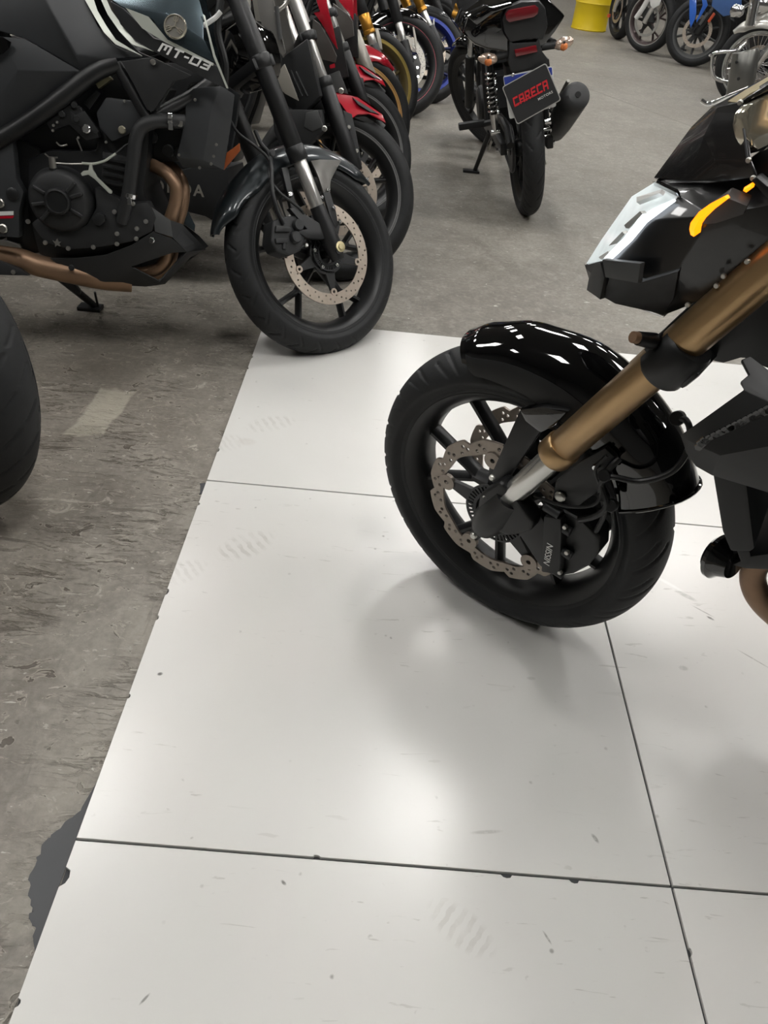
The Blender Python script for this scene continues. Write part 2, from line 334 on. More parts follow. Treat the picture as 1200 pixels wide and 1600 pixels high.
# dark smooth patch where the concrete has broken away along the tile edge
def floor_patch(name, px, ma):
    P = [fpt(u, v) for u, v in px]; P = [(min(x, -.0003), y) for x, y, z in P]; Q = []; rr = random.Random(3)
    for a_, b_ in zip(P, P[1:]+P[:1]):
        for k in range(4):
            t = k/4; j = .0035 if 0 < k and max(a_[0], b_[0]) < -.001 else 0; Q.append((a_[0]+(b_[0]-a_[0])*t+rr.uniform(-j, j), a_[1]+(b_[1]-a_[1])*t+rr.uniform(-j, j)))
    me = curve_mesh([[(min(x, -.0003), -y) for x, y in Q]], .0012); me.transform(Matrix.Rotation(PI/2, 4, 'X')); add(name, me, ma, fl, Matrix.Translation((0, 0, .0006)))
MORT = mat('smooth_dark_mortar', (66, 67, 69), .6, var=.15, scale=12)
floor_patch('mortar_patch', ((152, 1222), (128, 1262), (108, 1280), (80, 1305), (66, 1320), (58, 1345), (44, 1375), (44, 1400), (50, 1425), (46, 1436), (56, 1450), (52, 1470), (60, 1488), (75, 1520), (40, 1570), (5, 1640), (60, 1640), (130, 1500), (200, 1300)), MORT)
floor_patch('mortar_patch', ((312, 756), (324, 755), (318, 772), (311, 773)), MORT)
# ---------------------------------------------------------------- ceiling lights (they light the place)
LEM = mat('led_diffuser', (255, 253, 250), .5, var=0, emit=LAMP); LFR = mat('white_lamp_frame', (225, 225, 222), .5)
lw, ll = .6, .9
fm = curve_mesh([[(-lw/2-.03, -ll/2-.03), (lw/2+.03, -ll/2-.03), (lw/2+.03, ll/2+.03), (-lw/2-.03, ll/2+.03)], [(-lw/2, -ll/2), (-lw/2, ll/2), (lw/2, ll/2), (lw/2, -ll/2)]], .05, .004); fm.transform(Matrix.Rotation(PI/2, 4, 'X')); fm.materials.append(LFR)
dm = MB().box((0, 0, 0), (lw, ll, .012)).mesh(); dm.materials.append(LEM)
ROWN = ['nearest', 'second nearest', 'middle', 'second farthest', 'farthest']
for i, x in enumerate((-4.4, -1.7, 1.0, 3.7, 6.4)):
    for j, y in enumerate((-1.2, 1.75, 4.7, 8.2, 12.2)):
        t = root('ceiling_light', Matrix.Translation((x, y, HC)), 'white framed LED panel on the ceiling, %s row, column %s from the left wall' % (ROWN[j], ['first', 'second', 'third', 'fourth', 'fifth'][i]), 'ceiling light', 'LED panels on the ceiling')
        add('frame', fm, None, t, Matrix.Translation((x, y, HC-.025))); add('diffuser', dm, None, t, Matrix.Translation((x, y, HC-.03)))
# ---------------------------------------------------------------- wheels
CACHE = {}
def tyre_mesh(Rt, hw, rb, rw, n, ns=18, groove=None, depth=.004):
    key = ('tyre', Rt, hw, rb, rw, n, groove)
    if key in CACHE: return CACHE[key]
    r0 = Rt-.72*(Rt-rb); am = R_(112); mb = MB(); A = [(-am+2*am*k/(ns-1)) for k in range(ns)]
    prof = []
    for a in A:
        y = hw*math.sin(a); r = r0+(Rt-r0)*math.cos(a) if abs(a) < PI/2 else r0+(r0-rb)*math.cos(a)/abs(math.cos(am))
        if abs(a) > PI/2: y = math.copysign(hw+(rw-hw)*(abs(a)-PI/2)/(am-PI/2), a)
        prof.append((y, r, a/(PI/2)))
    v = []; f = []
    for k in range(n):
        th = 2*PI*k/n; ca, sa = math.cos(th), math.sin(th)
        for (y, r, s) in prof:
            if groove and abs(s) < .95:
                g = GROOVES[groove](th, s, Rt); r2 = r-depth*g*math.cos(s*PI/2*.8)
            else: r2 = r
            v.append((r2*ca, y, r2*sa))
        
    m_ = len(prof)
    for k in range(n):
        j = (k+1) % n
        for i in range(m_-1): f.append((k*m_+i, k*m_+i+1, j*m_+i+1, j*m_+i))
    mb.add(v, f)
    # raised bead rings and inner lining
    for sg in (-1, 1): mb.lathe([(sg*(rw+.0005), rb-.004), (sg*(rw+.004), rb+.002), (sg*(rw+.003), rb+.008), (sg*(rw-.004), rb+.004)], 64)
    me = mb.mesh(ang=50); me.materials.append(RUB); CACHE[key] = me; return me
def _near(x, w): return max(0., 1-abs(x)/w)
def g_street(th, s, Rt):   # long swept grooves in alternating pairs, as on a sports touring front tyre
    n = 22; p = 2*PI/n; side = 1 if s > 0 else -1; a = abs(s); g = 0
    for q in range(2):
        c = .5*p*q+(p*.25 if side > 0 else 0); k = .30*(a-.1)**.8 if a > .1 else 0
        d = ((th-c-k*(1 if q else .8)+p/2) % p)-p/2; lo, hi = ((.08, .80), (.34, .92))[q]
        if lo < a < hi: g = max(g, min(1, 2*_near(d*Rt, .0052)))
    return g
def g_front(th, s, Rt):   # short curved sipes
    n = 26; p = 2*PI/n; side = 1 if s > 0 else -1; a = abs(s); g = 0
    for q, (lo, hi) in enumerate(((.1, .48), (.42, .8))):
        c = .5*p*q+(p*.5 if side > 0 else 0); d = ((th-c+.22*(a-.3)*(1 if q else -1)+p/2) % p)-p/2
        if lo < a < hi: g = max(g, min(1, 2*_near(d*Rt, .005)))
    return g
def g_rear(th, s, Rt):
    n = 20; p = 2*PI/n; side = 1 if s > 0 else -1; a = abs(s); d = ((th-(p/2 if side > 0 else 0)+.30*a+p/2) % p)-p/2; g = 0
    if .1 < a < .85: g = min(1, 2*_near(d*Rt, .006))
    d = ((th-(p/2 if side > 0 else 0)+.30*a+p) % p)-p/2
    if .45 < a < .85: g = max(g, min(1, 2*_near(d*Rt, .005)))
    return g
def g_wide(th, s, Rt):   # a ring groove near the shoulder and slanting sipes
    g = 1.9*min(1, 1.8*_near((abs(s)-.62)*.07, .0055)); n = 26; p = 2*PI/n; a = abs(s); d = ((th-.35*s+p/2) % p)-p/2
    if .06 < a < .40: g = max(g, .8*min(1, 2*_near(d*Rt, .0045)))
    d = ((th-.35*s+p) % p)-p/2
    if .45 < a < .58 or .68 < a < .85: g = max(g, .8*min(1, 2*_near(d*Rt, .0045)))
    return g
GROOVES = {'wide': g_wide, 'street': g_street, 'front': g_front, 'rear': g_rear}
def rim_mesh(rb, rw, spk, hubr=.04, hubw=.05):
    key = ('rim', rb, rw, spk, hubr, hubw)
    if key in CACHE: return CACHE[key].copy()
    b = rb; mb = MB()
    mb.lathe([(-rw, b+.002), (-rw-.002, b-.004), (-rw+.001, b-.010), (-rw+.010, b-.020), (-.018, b-.032), (.018, b-.032), (rw-.010, b-.020), (rw-.001, b-.010), (rw+.002, b-.004), (rw, b+.002), (rw-.006, b+.002), (.030, b-.014), (-.030, b-.014), (-rw+.006, b+.002)], 96)
    mb.lathe([(-hubw, .012), (-hubw, hubr*.72), (-hubw*.7, hubr), (hubw*.7, hubr), (hubw, hubr*.72), (hubw, .012)], 40)
    kind, n, a0 = spk[0], spk[1], spk[2]; ro = b-.026
    def beam(p0, p1, w0, w1, t0, t1):
        d = Vector((p1[0]-p0[0], 0, p1[1]-p0[1])).normalized(); u = Vector((-d.z, 0, d.x)); secs = []
        for (p, w_, t) in ((p0, w0, t0), (p1, w1, t1)):
            c = Vector((p[0], 0, p[1])); k = .35
            secs.append([c+u*(sx*w_)+Vector((0, sy*t, 0)) for sx, sy in ((1, k), (k, 1), (-k, 1), (-1, k), (-1, -k), (-k, -1), (k, -1), (1, -k))])
        mb.sweep(secs)
    for i in range(n):
        a = a0+2*PI*i/n; P = lambda r, q: (r*math.cos(q), r*math.sin(q))
        if kind == 'y':
            rf, da = spk[3], spk[4]
            beam(P(hubr*.8, a), P(rf+.004, a), .017, .013, .022, .018)
            for s_ in (-1, 1): beam(P(rf-.006, a+s_*.02), P(ro, a+s_*da), .0085, .0095, .016, .016)
        elif kind == 'v':   # two arms straight from the hub
            da = spk[4]
            for s_ in (-1, 1): beam(P(hubr*.8, a+s_*.30), P(ro, a+s_*da), .0105, .010, .020, .015)
        elif kind == 's':
            beam(P(hubr*.8, a), P(ro, a), .014, .011, .018, .016)
        elif kind == 'w':   # laced wire spokes
            s_ = 1 if i % 2 else -1; y = .03*s_; q = a+.5*(1 if (i//2) % 2 else -1)
            mb.tube([(hubr*math.cos(q), y, hubr*math.sin(q)), (ro*math.cos(a), 0, ro*math.sin(a))], .0022, 6)
    me = mb.mesh(ang=40); CACHE[key] = me; return me.copy()
def disc_mesh(ro, ri, y, holes=(20, 3), wave=None, th=.0048, bob=.0):
    key = ('disc', ro, ri, holes, wave, bob)
    if key not in CACHE:
        out = []; nn = 180
        for k in range(nn):
            a = 2*PI*k/nn
            if wave:
                ph = (a*wave[0]/(2*PI)) % 1; r = ro-wave[1]*(1-min(1, 2.6*ph)) if ph < .5 else ro-wave[1]*(1-min(1, 9*(1-ph)))
            else: r = ro
            out.append((r*math.cos(a), r*math.sin(a)))
        inn = []
        for k in range(nn):
            a = 2*PI*k/nn; r = ri
            if wave: r = ri-wave[1]*.15*math.cos(a*wave[0])
            inn.append((r*math.cos(a), r*math.sin(a)))
        sp = [out, inn[::-1]]; n, rows = holes; wd = ro-ri; dd = (wave[1] if wave else 0)
        for k in range(n):
            for q in range(rows):
                if wave: a = 2*PI*(k+(.36, .60, .80)[q]-.0)/n; r = ri+.0045+(wd-.009-dd*.3)*((.15, .80, .38)[q])
                else: a = 2*PI*(k+((.0, .38, .7, .2)[q % 4]))/n; r = ri+wd*(.22, .52, .80, .4)[q % 4]
                sp.append(circ(r*math.cos(a), r*math.sin(a), .0040 if wave else .0034, 8)[::-1])
        CACHE[key] = curve_mesh(sp, th, .0005)
    return CACHE[key]
def carrier_mesh(n, a0, ri, r1=.052, r0=.03, w=.012, th=.010):
    mb = MB(); mb.lathe([(-th/2, r0), (-th/2, r1), (th/2, r1), (th/2, r0)], 48)
    for k in range(n):
        a = a0+2*PI*k/n; c, s = math.cos(a), math.sin(a); u = (-s, c)
        pl = [((r1-.008)*c+u[0]*w*1.5, (r1-.008)*s+u[1]*w*1.5), ((r1-.008)*c-u[0]*w*1.5, (r1-.008)*s-u[1]*w*1.5), ((ri+.002)*c-u[0]*w*.6, (ri+.002)*s-u[1]*w*.6), ((ri+.002)*c+u[0]*w*.6, (ri+.002)*s+u[1]*w*.6)]
        mb.prism(pl, -th/2, th/2)
    return mb.mesh(.001, 1)
BUT = None
def wheel(parent, fr, name='front_wheel', Rt=.298, hw=.06, rb=.232, rw=.046, spk=('y', 5, 0, .10, .2), rim=None, tn=96, ns=18, groove=None, stripe=None, discs=(), label=None, hubr=.04):
    rim = rim or BLK; w_ = add(name, rim_mesh(rb, rw, spk, hubr), rim, parent, fr.M, label)
    t = tyre_mesh(Rt, hw, rb, rw, tn, ns, groove); add('tyre', t, None, w_, fr.M)
    if stripe:
        ma, r1, r2 = stripe; mb = MB()
        for sg in (-1, 1): mb.lathe([(sg*(rw+.0025), r1), (sg*(rw+.0045), r2), (sg*(rw+.002), r2+.001), (sg*(rw-.001), r1)], 96)
        add('rim_stripe', mb, ma, w_, fr.M)
    for d in discs:
        y = d['y']; M = fr.M @ Matrix.Translation((0, y, 0)) @ Matrix.Rotation(d.get('rot', 0), 4, 'Y'); sg = 1 if y > 0 else -1
        me = disc_mesh(d['ro'], d['ri'], y, d.get('holes', (20, 3)), d.get('wave')); me.materials.clear(); me.materials.append(d.get('ma', DSC))
        o = add('brake_disc', me, None, w_, M)
        n = d.get('n', 5); bb = d.get('lug', .010); a0 = d.get('a0', 0)
        add('disc_carrier', carrier_mesh(n, a0, d['ri']-bb*.6, d.get('r1', .052)), d.get('cma', BLK), w_, M @ Matrix.Translation((0, -sg*.003, 0)))
        key = ('lug', bb, sg)
        if key not in CACHE:
            lm = MB().lathe([(-sg*.004, .0045), (-sg*.004, bb), (sg*.004, bb), (sg*.004, .0048), (sg*.001, .0045)], 20).mesh(); CACHE[key] = lm
        lm = CACHE[key]; lm.materials.clear(); lm.materials.append(d.get('ma', DSC))
        for k in range(n):
            a = a0+2*PI*k/n; r = d['ri']-bb*.45; add('disc_button', lm, None, w_, M @ Matrix.Translation((r*math.cos(a), sg*.001, r*math.sin(a))))
        if d.get('cb'):
            bm_ = MB().lathe([(0, 0), (0, .007), (sg*.005, .006), (sg*.006, .003), (sg*.004, 0)], 12, closed=False).mesh(); bm_.materials.append(BOLT)
            for k in range(n):
                a = a0+2*PI*(k+.5)/n; r = .046; add('bolt', bm_, None, w_, M @ Matrix.Translation((r*math.cos(a), sg*.004, r*math.sin(a))))
        if d.get('abs'):
            k_, r2 = d['abs']; out = circ(0, 0, r2, 72); inn = circ(0, 0, r2-.022, 72)[::-1]; sl = []
            for q in range(k_):
                a = 2*PI*q/k_; hh = PI/k_*.55; sl.append([((r2-.016)*math.cos(a-hh), (r2-.016)*math.sin(a-hh)), ((r2-.004)*math.cos(a-hh), (r2-.004)*math.sin(a-hh)), ((r2-.004)*math.cos(a+hh), (r2-.004)*math.sin(a+hh)), ((r2-.016)*math.cos(a+hh), (r2-.016)*math.sin(a+hh))][::-1])
            add('speed_sensor_ring', curve_mesh([out, inn]+sl, .003), DKG, w_, M @ Matrix.Translation((0, sg*.008, 0)))
    return w_
def fender_mesh(th0, th1, prof, nth=40, nph=21, th=.0025, pw=.9, full=90, sweep=0):
    """arched mudguard round the hub: angles in degrees from straight ahead, upwards; prof(u) -> crown radius, edge radius, half width"""
    mb = MB()
    def fn(layer):
        def g(u, v):
            rc, re, hw = prof(u); ph = R_(-full+2*full*v); a = R_(th0+(th1-th0)*u+sweep*math.sin(ph)**2*(1-u)**3)
            r = re+(rc-re)*max(0, math.cos(ph))**pw-layer*th; y = (hw-layer*th)*math.sin(ph)
            return (r*math.cos(a), y, r*math.sin(a))
        return g
    mb.grid(fn(0), nth, nph); mb.grid(fn(1), nth, nph); n = nth*nph
    rimidx = [(i, 0) for i in range(nth)]+[(nth-1, j) for j in range(1, nph)]+[(i, nph-1) for i in range(nth-2, -1, -1)]+[(0, j) for j in range(nph-2, 0, -1)]
    L = len(rimidx)
    for q in range(L):
        a = rimidx[q][0]*nph+rimidx[q][1]; b = rimidx[(q+1) % L][0]*nph+rimidx[(q+1) % L][1]; mb.f.append((a, b, b+n, a+n))
    return mb.mesh(ang=50)
def keyf(*ks):   # piecewise-linear tuple function
    def g(u):
        for (a, p), (b, q) in zip(ks, ks[1:]):
            if u <= b: t = (u-a)/(b-a); t = t*t*(3-2*t); return tuple(x+(y-x)*t for x, y in zip(p, q))
        return ks[-1][1]
    return g
def facets(name, fr, parent, ma, V, F, th=.004, mirror=True, bevel=.0, label=None, ang=30, y0=0):
    """thin shell from photo points (u, v, lateral offset) and faces; the other half is its mirror image"""
    P = [fr.at(*p) for p in V]; v = list(P); f = list(F)
    if mirror == 'only': P = v = [(x, 2*y0-y, z) for x, y, z in P]; f = [q[::-1] for q in F]; mirror = False
    elif mirror and not any(abs(p[2]-y0) < .003 for p in V):
        facets(name, fr, parent, ma, V, F, th, 'only', bevel, label, ang, y0); mirror = False
    if mirror:
        n = len(P); v += [(x, 2*y0-y, z) for x, y, z in P]; f += [tuple(i+n for i in q[::-1]) for q in F]
    me = bpy.data.meshes.new('f'); me.from_pydata(v, [], f); bm = bmesh.new(); bm.from_mesh(me)
    bmesh.ops.remove_doubles(bm, verts=bm.verts, dist=.0008); bmesh.ops.recalc_face_normals(bm, faces=bm.faces)
    bmesh.ops.solidify(bm, geom=bm.faces[:], thickness=th); bmesh.ops.recalc_face_normals(bm, faces=bm.faces)
    if bevel:
        ed = [e for e in bm.edges if len(e.link_faces) == 2 and e.calc_face_angle(0) > R_(25)]; bmesh.ops.bevel(bm, geom=ed, offset=bevel, segments=2, profile=.6, affect='EDGES', clamp_overlap=True)
    bm.to_mesh(me); bm.free(); me.shade_smooth(); me.set_sharp_from_angle(angle=R_(ang))
    return add(name, me, ma, parent, fr.M, label)
def leg(name, fr, parent, segs, y, mirror=True, label=None):
    """fork leg: list of (part name, (x,z) low, (x,z) high, radius, material); the first segment is the leg itself"""
    for sg in ((1, -1) if mirror else (1,)):
        base = None
        for (nm, a, b, r, ma) in segs:
            mb = MB(); r2 = r if not hasattr(r, '__len__') else None
            A, B = Vector((a[0], sg*y, a[1])), Vector((b[0], sg*y, b[1]))
            if r2: d = (B-A).normalized(); e = min(.004, (B-A).length*.2); mb.tube([A, A+d*e, B-d*e, B], [r*.9, r, r, r*.9], 24)
            else: mb.tube([A.lerp(B, k/(len(r)-1)) for k in range(len(r))], list(r), 24)
            o = add(nm if base is None else nm, mb.mesh(ang=40), ma, parent if base is None else base, fr.M, label if base is None else None)
            if base is None: base = o
def loft(secs, n=24, p=2.6):   # (x, y centre, z centre, half width, half height) superellipse sections along x
    S_ = []
    for (x, yc, zc, w_, h) in secs:
        L = []
        for k in range(n):
            a = 2*PI*k/n; c, s = math.cos(a), math.sin(a)
            L.append((x, yc+w_*math.copysign(abs(c)**(2/p), c), zc+h*math.copysign(abs(s)**(2/p), s)))
        S_.append(L)
    return MB().sweep(S_)

GLY = {'C': ((0, 0, 1, 5), (0, 4, 4, 1), (0, 0, 4, 1)), 'A': ((0, 0, 1, 5), (3, 0, 1, 5), (0, 4, 4, 1), (1, 1.8, 2, .9)), 'R': ((0, 0, 1, 5), (3, 2.5, 1, 2.5), (0, 4, 4, 1), (1, 1.8, 2.4, .9), (2.2, .9, 1, .9), (3, 0, 1, 1)), 'E': ((0, 0, 1, 5), (0, 4, 4, 1), (0, 2, 3.4, 1), (0, 0, 4, 1)),
       'M': ((0, 0, 1, 4), (4, 0, 1, 4), (0, 4, 5, 1), (2, 1.6, 1, 2.4)), 'T': ((0, 4, 4.4, 1), (1.7, 0, 1, 4)), '-': ((.2, 2, 2.2, 1),), '0': ((0, 0, 1, 5), (3.6, 0, 1, 5), (0, 4, 4.6, 1), (0, 0, 4.6, 1)), '3': ((0, 4, 4, 1), (.6, 2, 3.4, 1), (0, 0, 4, 1), (3, 0, 1, 5))}
ADV = {'M': 6, 'T': 5.2, '-': 3.2, '0': 5.4, '3': 4}
def block_word(txt, w_, h, shear=0, th=.001):   # angular letters filling w_ x h, centred
    x = 0; R = []
    for ch in txt:
        for (a, b, c, d) in GLY[ch]: R.append((x+a, b, c, d))
        x += ADV.get(ch, 4.8)
    W_ = x-.8; mb = MB()
    for (a, b, c, d) in R:
        P = [((q-W_/2)/W_*w_+shear*(z-2.5)/5*h, (z-2.5)/5*h) for q, z in ((a, b), (a+c, b), (a+c, b+d), (a, b+d))]; mb.prism(P, -th/2, th/2)
    me = mb.mesh(smooth=False); bm = bmesh.new(); bm.from_mesh(me); bm.to_mesh(me); bm.free(); return me
# ---------------------------------------------------------------- common rear half of a motorcycle (mostly beyond the frame or behind others)
def engine_block(parent, B, x=-.72, z=.40, ma=None, hw=.13, fins=6):
    ma = ma or BLK; mb = MB(); mb.prism([(x-.24, z-.16), (x+.20, z-.18), (x+.24, z-.04), (x+.16, z+.10), (x-.16, z+.12), (x-.27, z)], -hw, hw)
    e = add('engine', mb.mesh(.012, 2), ma, parent, B.M); mb = MB()
    for k in range(fins): t = k/(fins-1); mb.box((x+.14+.10*t, 0, z+.12+.17*t), (.20, hw*1.5, .014), Matrix.Rotation(-R_(30), 3, 'Y'))
    mb.box((x+.19, 0, z+.2), (.16, hw*1.2, .24), Matrix.Rotation(R_(30), 3, 'Y')); add('cylinder', mb.mesh(.002, 1), ma, e, B.M)
    for s_ in (-1, 1): add('engine_cover', MB().lathe([(s_*hw, .09), (s_*(hw+.03), .085), (s_*(hw+.042), .07), (s_*(hw+.045), .0)], 32, (x-.04, 0, z-.02), closed=False).mesh(), DKG, e, B.M)
    return e
def rear_half(parent, B, paint, wb=1.38, Rt=.30, rear=True, engine=True, tank=True, seatz=.78, exhaust=True, rw_=.07, frame=True, rim=None, hb=True, lo=0):
    if tank: add('fuel_tank', loft([(-.38, 0, .86+lo, .05, .03), (-.42, 0, .86+lo, .12, .08), (-.55, 0, .87+lo, .15, .12), (-.72, 0, .86+lo, .14, .12), (-.88, 0, .82+lo, .10, .08), (-.95, 0, .80+lo, .06, .04)]).mesh(ang=60), paint, parent, B.M)
    if rear: add('seat', loft([(-.90, 0, seatz, .07, .03), (-.96, 0, seatz, .12, .05), (-1.12, 0, seatz, .15, .05), (-1.26, 0, seatz+.04, .13, .06), (-1.48, 0, seatz+.07, .10, .05), (-1.56, 0, seatz+.07, .05, .02)]).mesh(ang=60), PLA, parent, B.M)
    if rear: add('tail', loft([(-1.2, 0, seatz-.06, .13, .05), (-1.5, 0, seatz-.0, .10, .05), (-1.68, 0, seatz+.05, .06, .03)], p=4).mesh(ang=40), paint, parent, B.M)
    if engine: engine_block(parent, B)
    if frame:
        mb = MB()
        for s_ in (-1, 1):
            mb.tube(smooth([(-.36, s_*.04, .82), (-.6, s_*.13, .70), (-.9, s_*.14, .58), (-1.0, s_*.12, .38)], 4), .019, 12); mb.tube([(-.38, s_*.03, .74), (-.46, s_*.07, .45), (-.52, s_*.08, .30)], .016, 10)
        add('frame', mb.mesh(), BLK, parent, B.M)
    if rear:
        mb = MB()
        for s_ in (-1, 1): mb.tube([(-.98, s_*.10, .38), (-wb, s_*.12, .30)], .024, 10)
        mb.tube([(-1.02, -.1, .375), (-1.02, .1, .375)], .022, 10); add('swingarm', mb.mesh(), BLK, parent, B.M)
        f2 = Fr(0, 0, 0, 0); f2.fw, f2.lf, f2.up = B.fw, B.lf, B.up; f2.o = B.o-B.fw*wb+B.up*Rt; f2.mk()
        wheel(parent, f2, 'rear_wheel', Rt, rw_, .232, .058, ('s', 7, .3), rim, 72, 14)
    if exhaust: add('muffler', MB().tube([(-.85, -.12, .22), (-1.0, -.15, .26), (-1.05, -.16, .27), (-1.42, -.19, .40), (-1.45, -.19, .41)], [.022, .024, .052, .056, .04], 18).mesh(ang=40), BLK, parent, B.M)
def side_stand(parent, B, x=-.74, foot=None):
    c, s = B.up[2], B.lf[2]; y0 = .10; z0 = .25
    # foot on the floor: world z = 0 at lateral offset yf
    yf = .28; zf = -(yf*B.lf[2]+B.o[2])/B.up[2]
    o = add('side_stand', MB().tube([(x, y0, z0), (x-.02, yf, zf+.012)], .011, 10).mesh(), BLK, parent, B.M)
    add('stand_foot', MB().box((x-.02, yf+.005, zf+.008), (.07, .04, .01), Matrix.Rotation(-math.asin(max(-1, min(1, B.lf[2]))), 3, 'X').inverted()).mesh(.002, 1), BLK, o, B.M)
# ---------------------------------------------------------------- the black motorcycle with gold forks (right)
FR = Fr(.689, -.3047, 144.1, 5, .298); BR = Fr(.689, -.3047, 152, 8)
RB = root('motorcycle', Matrix.Translation((.689, -.3047, .0095)), 'black motorcycle with gold front forks and lit headlight standing on the white tiles', 'motorcycle')
W = wheel(RB, FR, groove='street', tn=760, ns=50, rim=BKR, spk=('y', 5, R_(-.5), .085, .29), discs=[dict(y=sg*.068, ro=.150, ri=.120, wave=(11, .011), ma=DSD, holes=(22, 3), n=5, a0=R_(158), lug=.017, r1=.056, abs=((40, .062) if sg > 0 else None), rot=R_(8)) for sg in (1, -1)], hubr=.045)
bolts(FR, W, [(749, 822), (741, 836)], .082, .007, BOLT, 1); bolts(FR, W, [(770, 745), (760, 775)], .112, .0055, BOLT, 1)
# forks
leg('fork_leg', FR, RB, [('fork_leg', (-.098, .206), (-.46, .885), .0272, GOLD), ('gold_collar', (-.094, .199), (-.110, .229), .0305, GOLD), ('stanchion', (-.028, .065), (-.105, .217), .0207, mat('polished_stanchion', (214, 213, 209), .24, .9)), ('fork_bottom', (.006, -.020), (-.036, .080), (.024, .032, .033, .030, .027), BKR)], .10)
for sg in (1, -1):
    cl = add('fork_clamp', MB().tube([(-.2135, sg*.10, .405), (-.216, sg*.10, .410), (-.240, sg*.10, .455), (-.2425, sg*.10, .460)], [.031, .0345, .0345, .031], 28).mesh(), BKR, RB, FR.M)
    add('clamp_lug', MB().tube([(-.200, sg*.118, .455), (-.185, sg*.138, .462)], [.011, .009], 14).mesh(), BKR, cl, FR.M)
    add('clamp_bolt', MB().tube([(-.187, sg*.134, .461), (-.180, sg*.145, .465)], [.008, .0075], 12).mesh(), BRN, cl, FR.M)
add('axle', MB().tube([(0, -.125, 0), (0, .125, 0)], .013, 16).mesh(), DKG, RB, FR.M)
# bottom castings, brackets, calipers
def both(name, fn, ma, parent, fr):   # near and mirrored copy
    out = []
    for sg in (1, -1): out.append(add(name, fn(sg), ma, parent, fr.M))
    return out
cast = FR.poly([(757, 765), (790, 745), (815, 770), (842, 808), (838, 822), (805, 830), (775, 822), (752, 800)], .10)
both('axle_lug', lambda s: MB().prism(cast if s > 0 else circ(-.008, .0, .030, 20), s*.082, s*.118).mesh(.008, 3), BKR, RB, FR)
st = FR.poly([(812, 640), (850, 655), (845, 674), (803, 735), (790, 755), (772, 757), (764, 748), (785, 700)], .088)
both('fender_stay', lambda s: MB().prism(st, s*.074, s*.088).mesh(.004, 2), BKR, RB, FR)
br = FR.poly([(868, 752), (905, 722), (945, 700), (962, 716), (938, 765), (905, 790), (880, 800), (862, 785)], .088)
brk = both('fender_bracket', lambda s: MB().prism(br, s*.076, s*.088).mesh(.003, 2), BKR, RB, FR)
bolts(FR, brk[0], [(876, 775)], .089, .010, STL, 1); bolts(FR, brk[0], [(932, 729)], .089, .006, CHR, 1)
arm = FR.poly([(800, 800), (842, 800), (872, 850), (862, 890), (845, 885), (812, 835)], .09)
both('caliper_arm', lambda s: MB().prism(arm, s*.078, s*.092).mesh(.004, 2), BKR, RB, FR)
cal = FR.poly([(855, 792), (880, 797), (912, 815), (935, 838), (934, 866), (918, 886), (895, 898), (868, 902), (850, 895), (846, 850)], .092)
cb = both('brake_caliper', lambda s: MB().prism(cal, s*.046, s*.092).mesh(.008, 3), BKR, RB, FR)
fa = FR.poly([(850, 806), (877, 811), (878, 830), (875, 898), (846, 893), (848, 850)], .108)
add('caliper_face', MB().prism(fa, .088, .110).mesh(.004, 2), PLR, cb[0], FR.M)
for (u, v, r, l, ma) in ((882, 824, .0085, .026, DKG), (884, 862, .008, .024, DKG), (873, 893, .008, .02, DKG), (868, 797, .010, .02, DKG)):
    p = FR.at(u, v, .10); add('caliper_pin', MB().tube([(p[0]+.02, .10, p[2]), (p[0]-l*.5, .10, p[2]-.004)], [r, r], 14).mesh(.001, 1), ma, cb[0], FR.M)
bolts(FR, cb[0], [(884, 822, .104), (887, 862, .104), (876, 893, .104)], .1, .0045, STL, 1)
tm = text_mesh('NISSIN', .017, .0006, .15, 1.0); a, b = Vector(FR.at(853, 888, .1105)), Vector(FR.at(861, 846, .1105))
d = (b-a).normalized(); ez = Vector((0, 1, 0)); up_ = ez.cross(d)   # text runs along d on the face
TM = Matrix(((d.x, -ez.x, up_.x, (a+b).x/2), (d.y, -ez.y, up_.y, (a+b).y/2), (d.z, -ez.z, up_.z, (a+b).z/2), (0, 0, 0, 1)))
add('lettering', tm, WHT, cb[0], FR.M @ TM @ Matrix.Rotation(PI, 4, 'X') @ Matrix.Scale(-1, 4, (0, 0, 1)), 'white maker lettering on the caliper')
# mudguard
fp = keyf((0, (.324, .292, .066)), (.08, (.332, .276, .071)), (.28, (.346, .270, .071)), (.5, (.358, .268, .074)), (.8, (.356, .262, .074)), (1, (.350, .248, .070)))
fd = add('front_mudguard', fender_mesh(63.5, 149, fp, 60, 31, .003, sweep=4), GLB, RB, FR.M)
def skirt_mesh(sg):
    def g(u, v):
        uu = .03+.62*u; rc, re, hw = fp(uu); ph = R_(66+26*v); a = R_(63.5+85.5*uu+4*math.sin(ph)**2*(1-uu)**3); r = re+(rc-re)*max(0, math.cos(ph))**.9+.0012-.006*v*v; y = sg*((hw+.0012)*math.sin(min(ph, PI/2))); return (r*math.cos(a), y, r*math.sin(a))
    return MB().grid(g, 34, 6).mesh()
for sg in (1, -1): add('mudguard_skirt', skirt_mesh(sg), PLR, fd, FR.M)
add('mudguard_lip', MB().tube([((.250+.101*math.cos(p))*math.cos(R_(149)), .0705*math.sin(p), (.250+.101*math.cos(p))*math.sin(R_(149))) for p in (R_(-90+10*k) for k in range(19))], .0035, 8).mesh(), GLB, fd, FR.M)
both('stay_wing', lambda s: MB().prism(FR.poly([(812, 638), (850, 634), (888, 643), (868, 664), (846, 676), (822, 657)], .086), s*.070, s*.090).mesh(.005, 2), GLB, RB, FR)
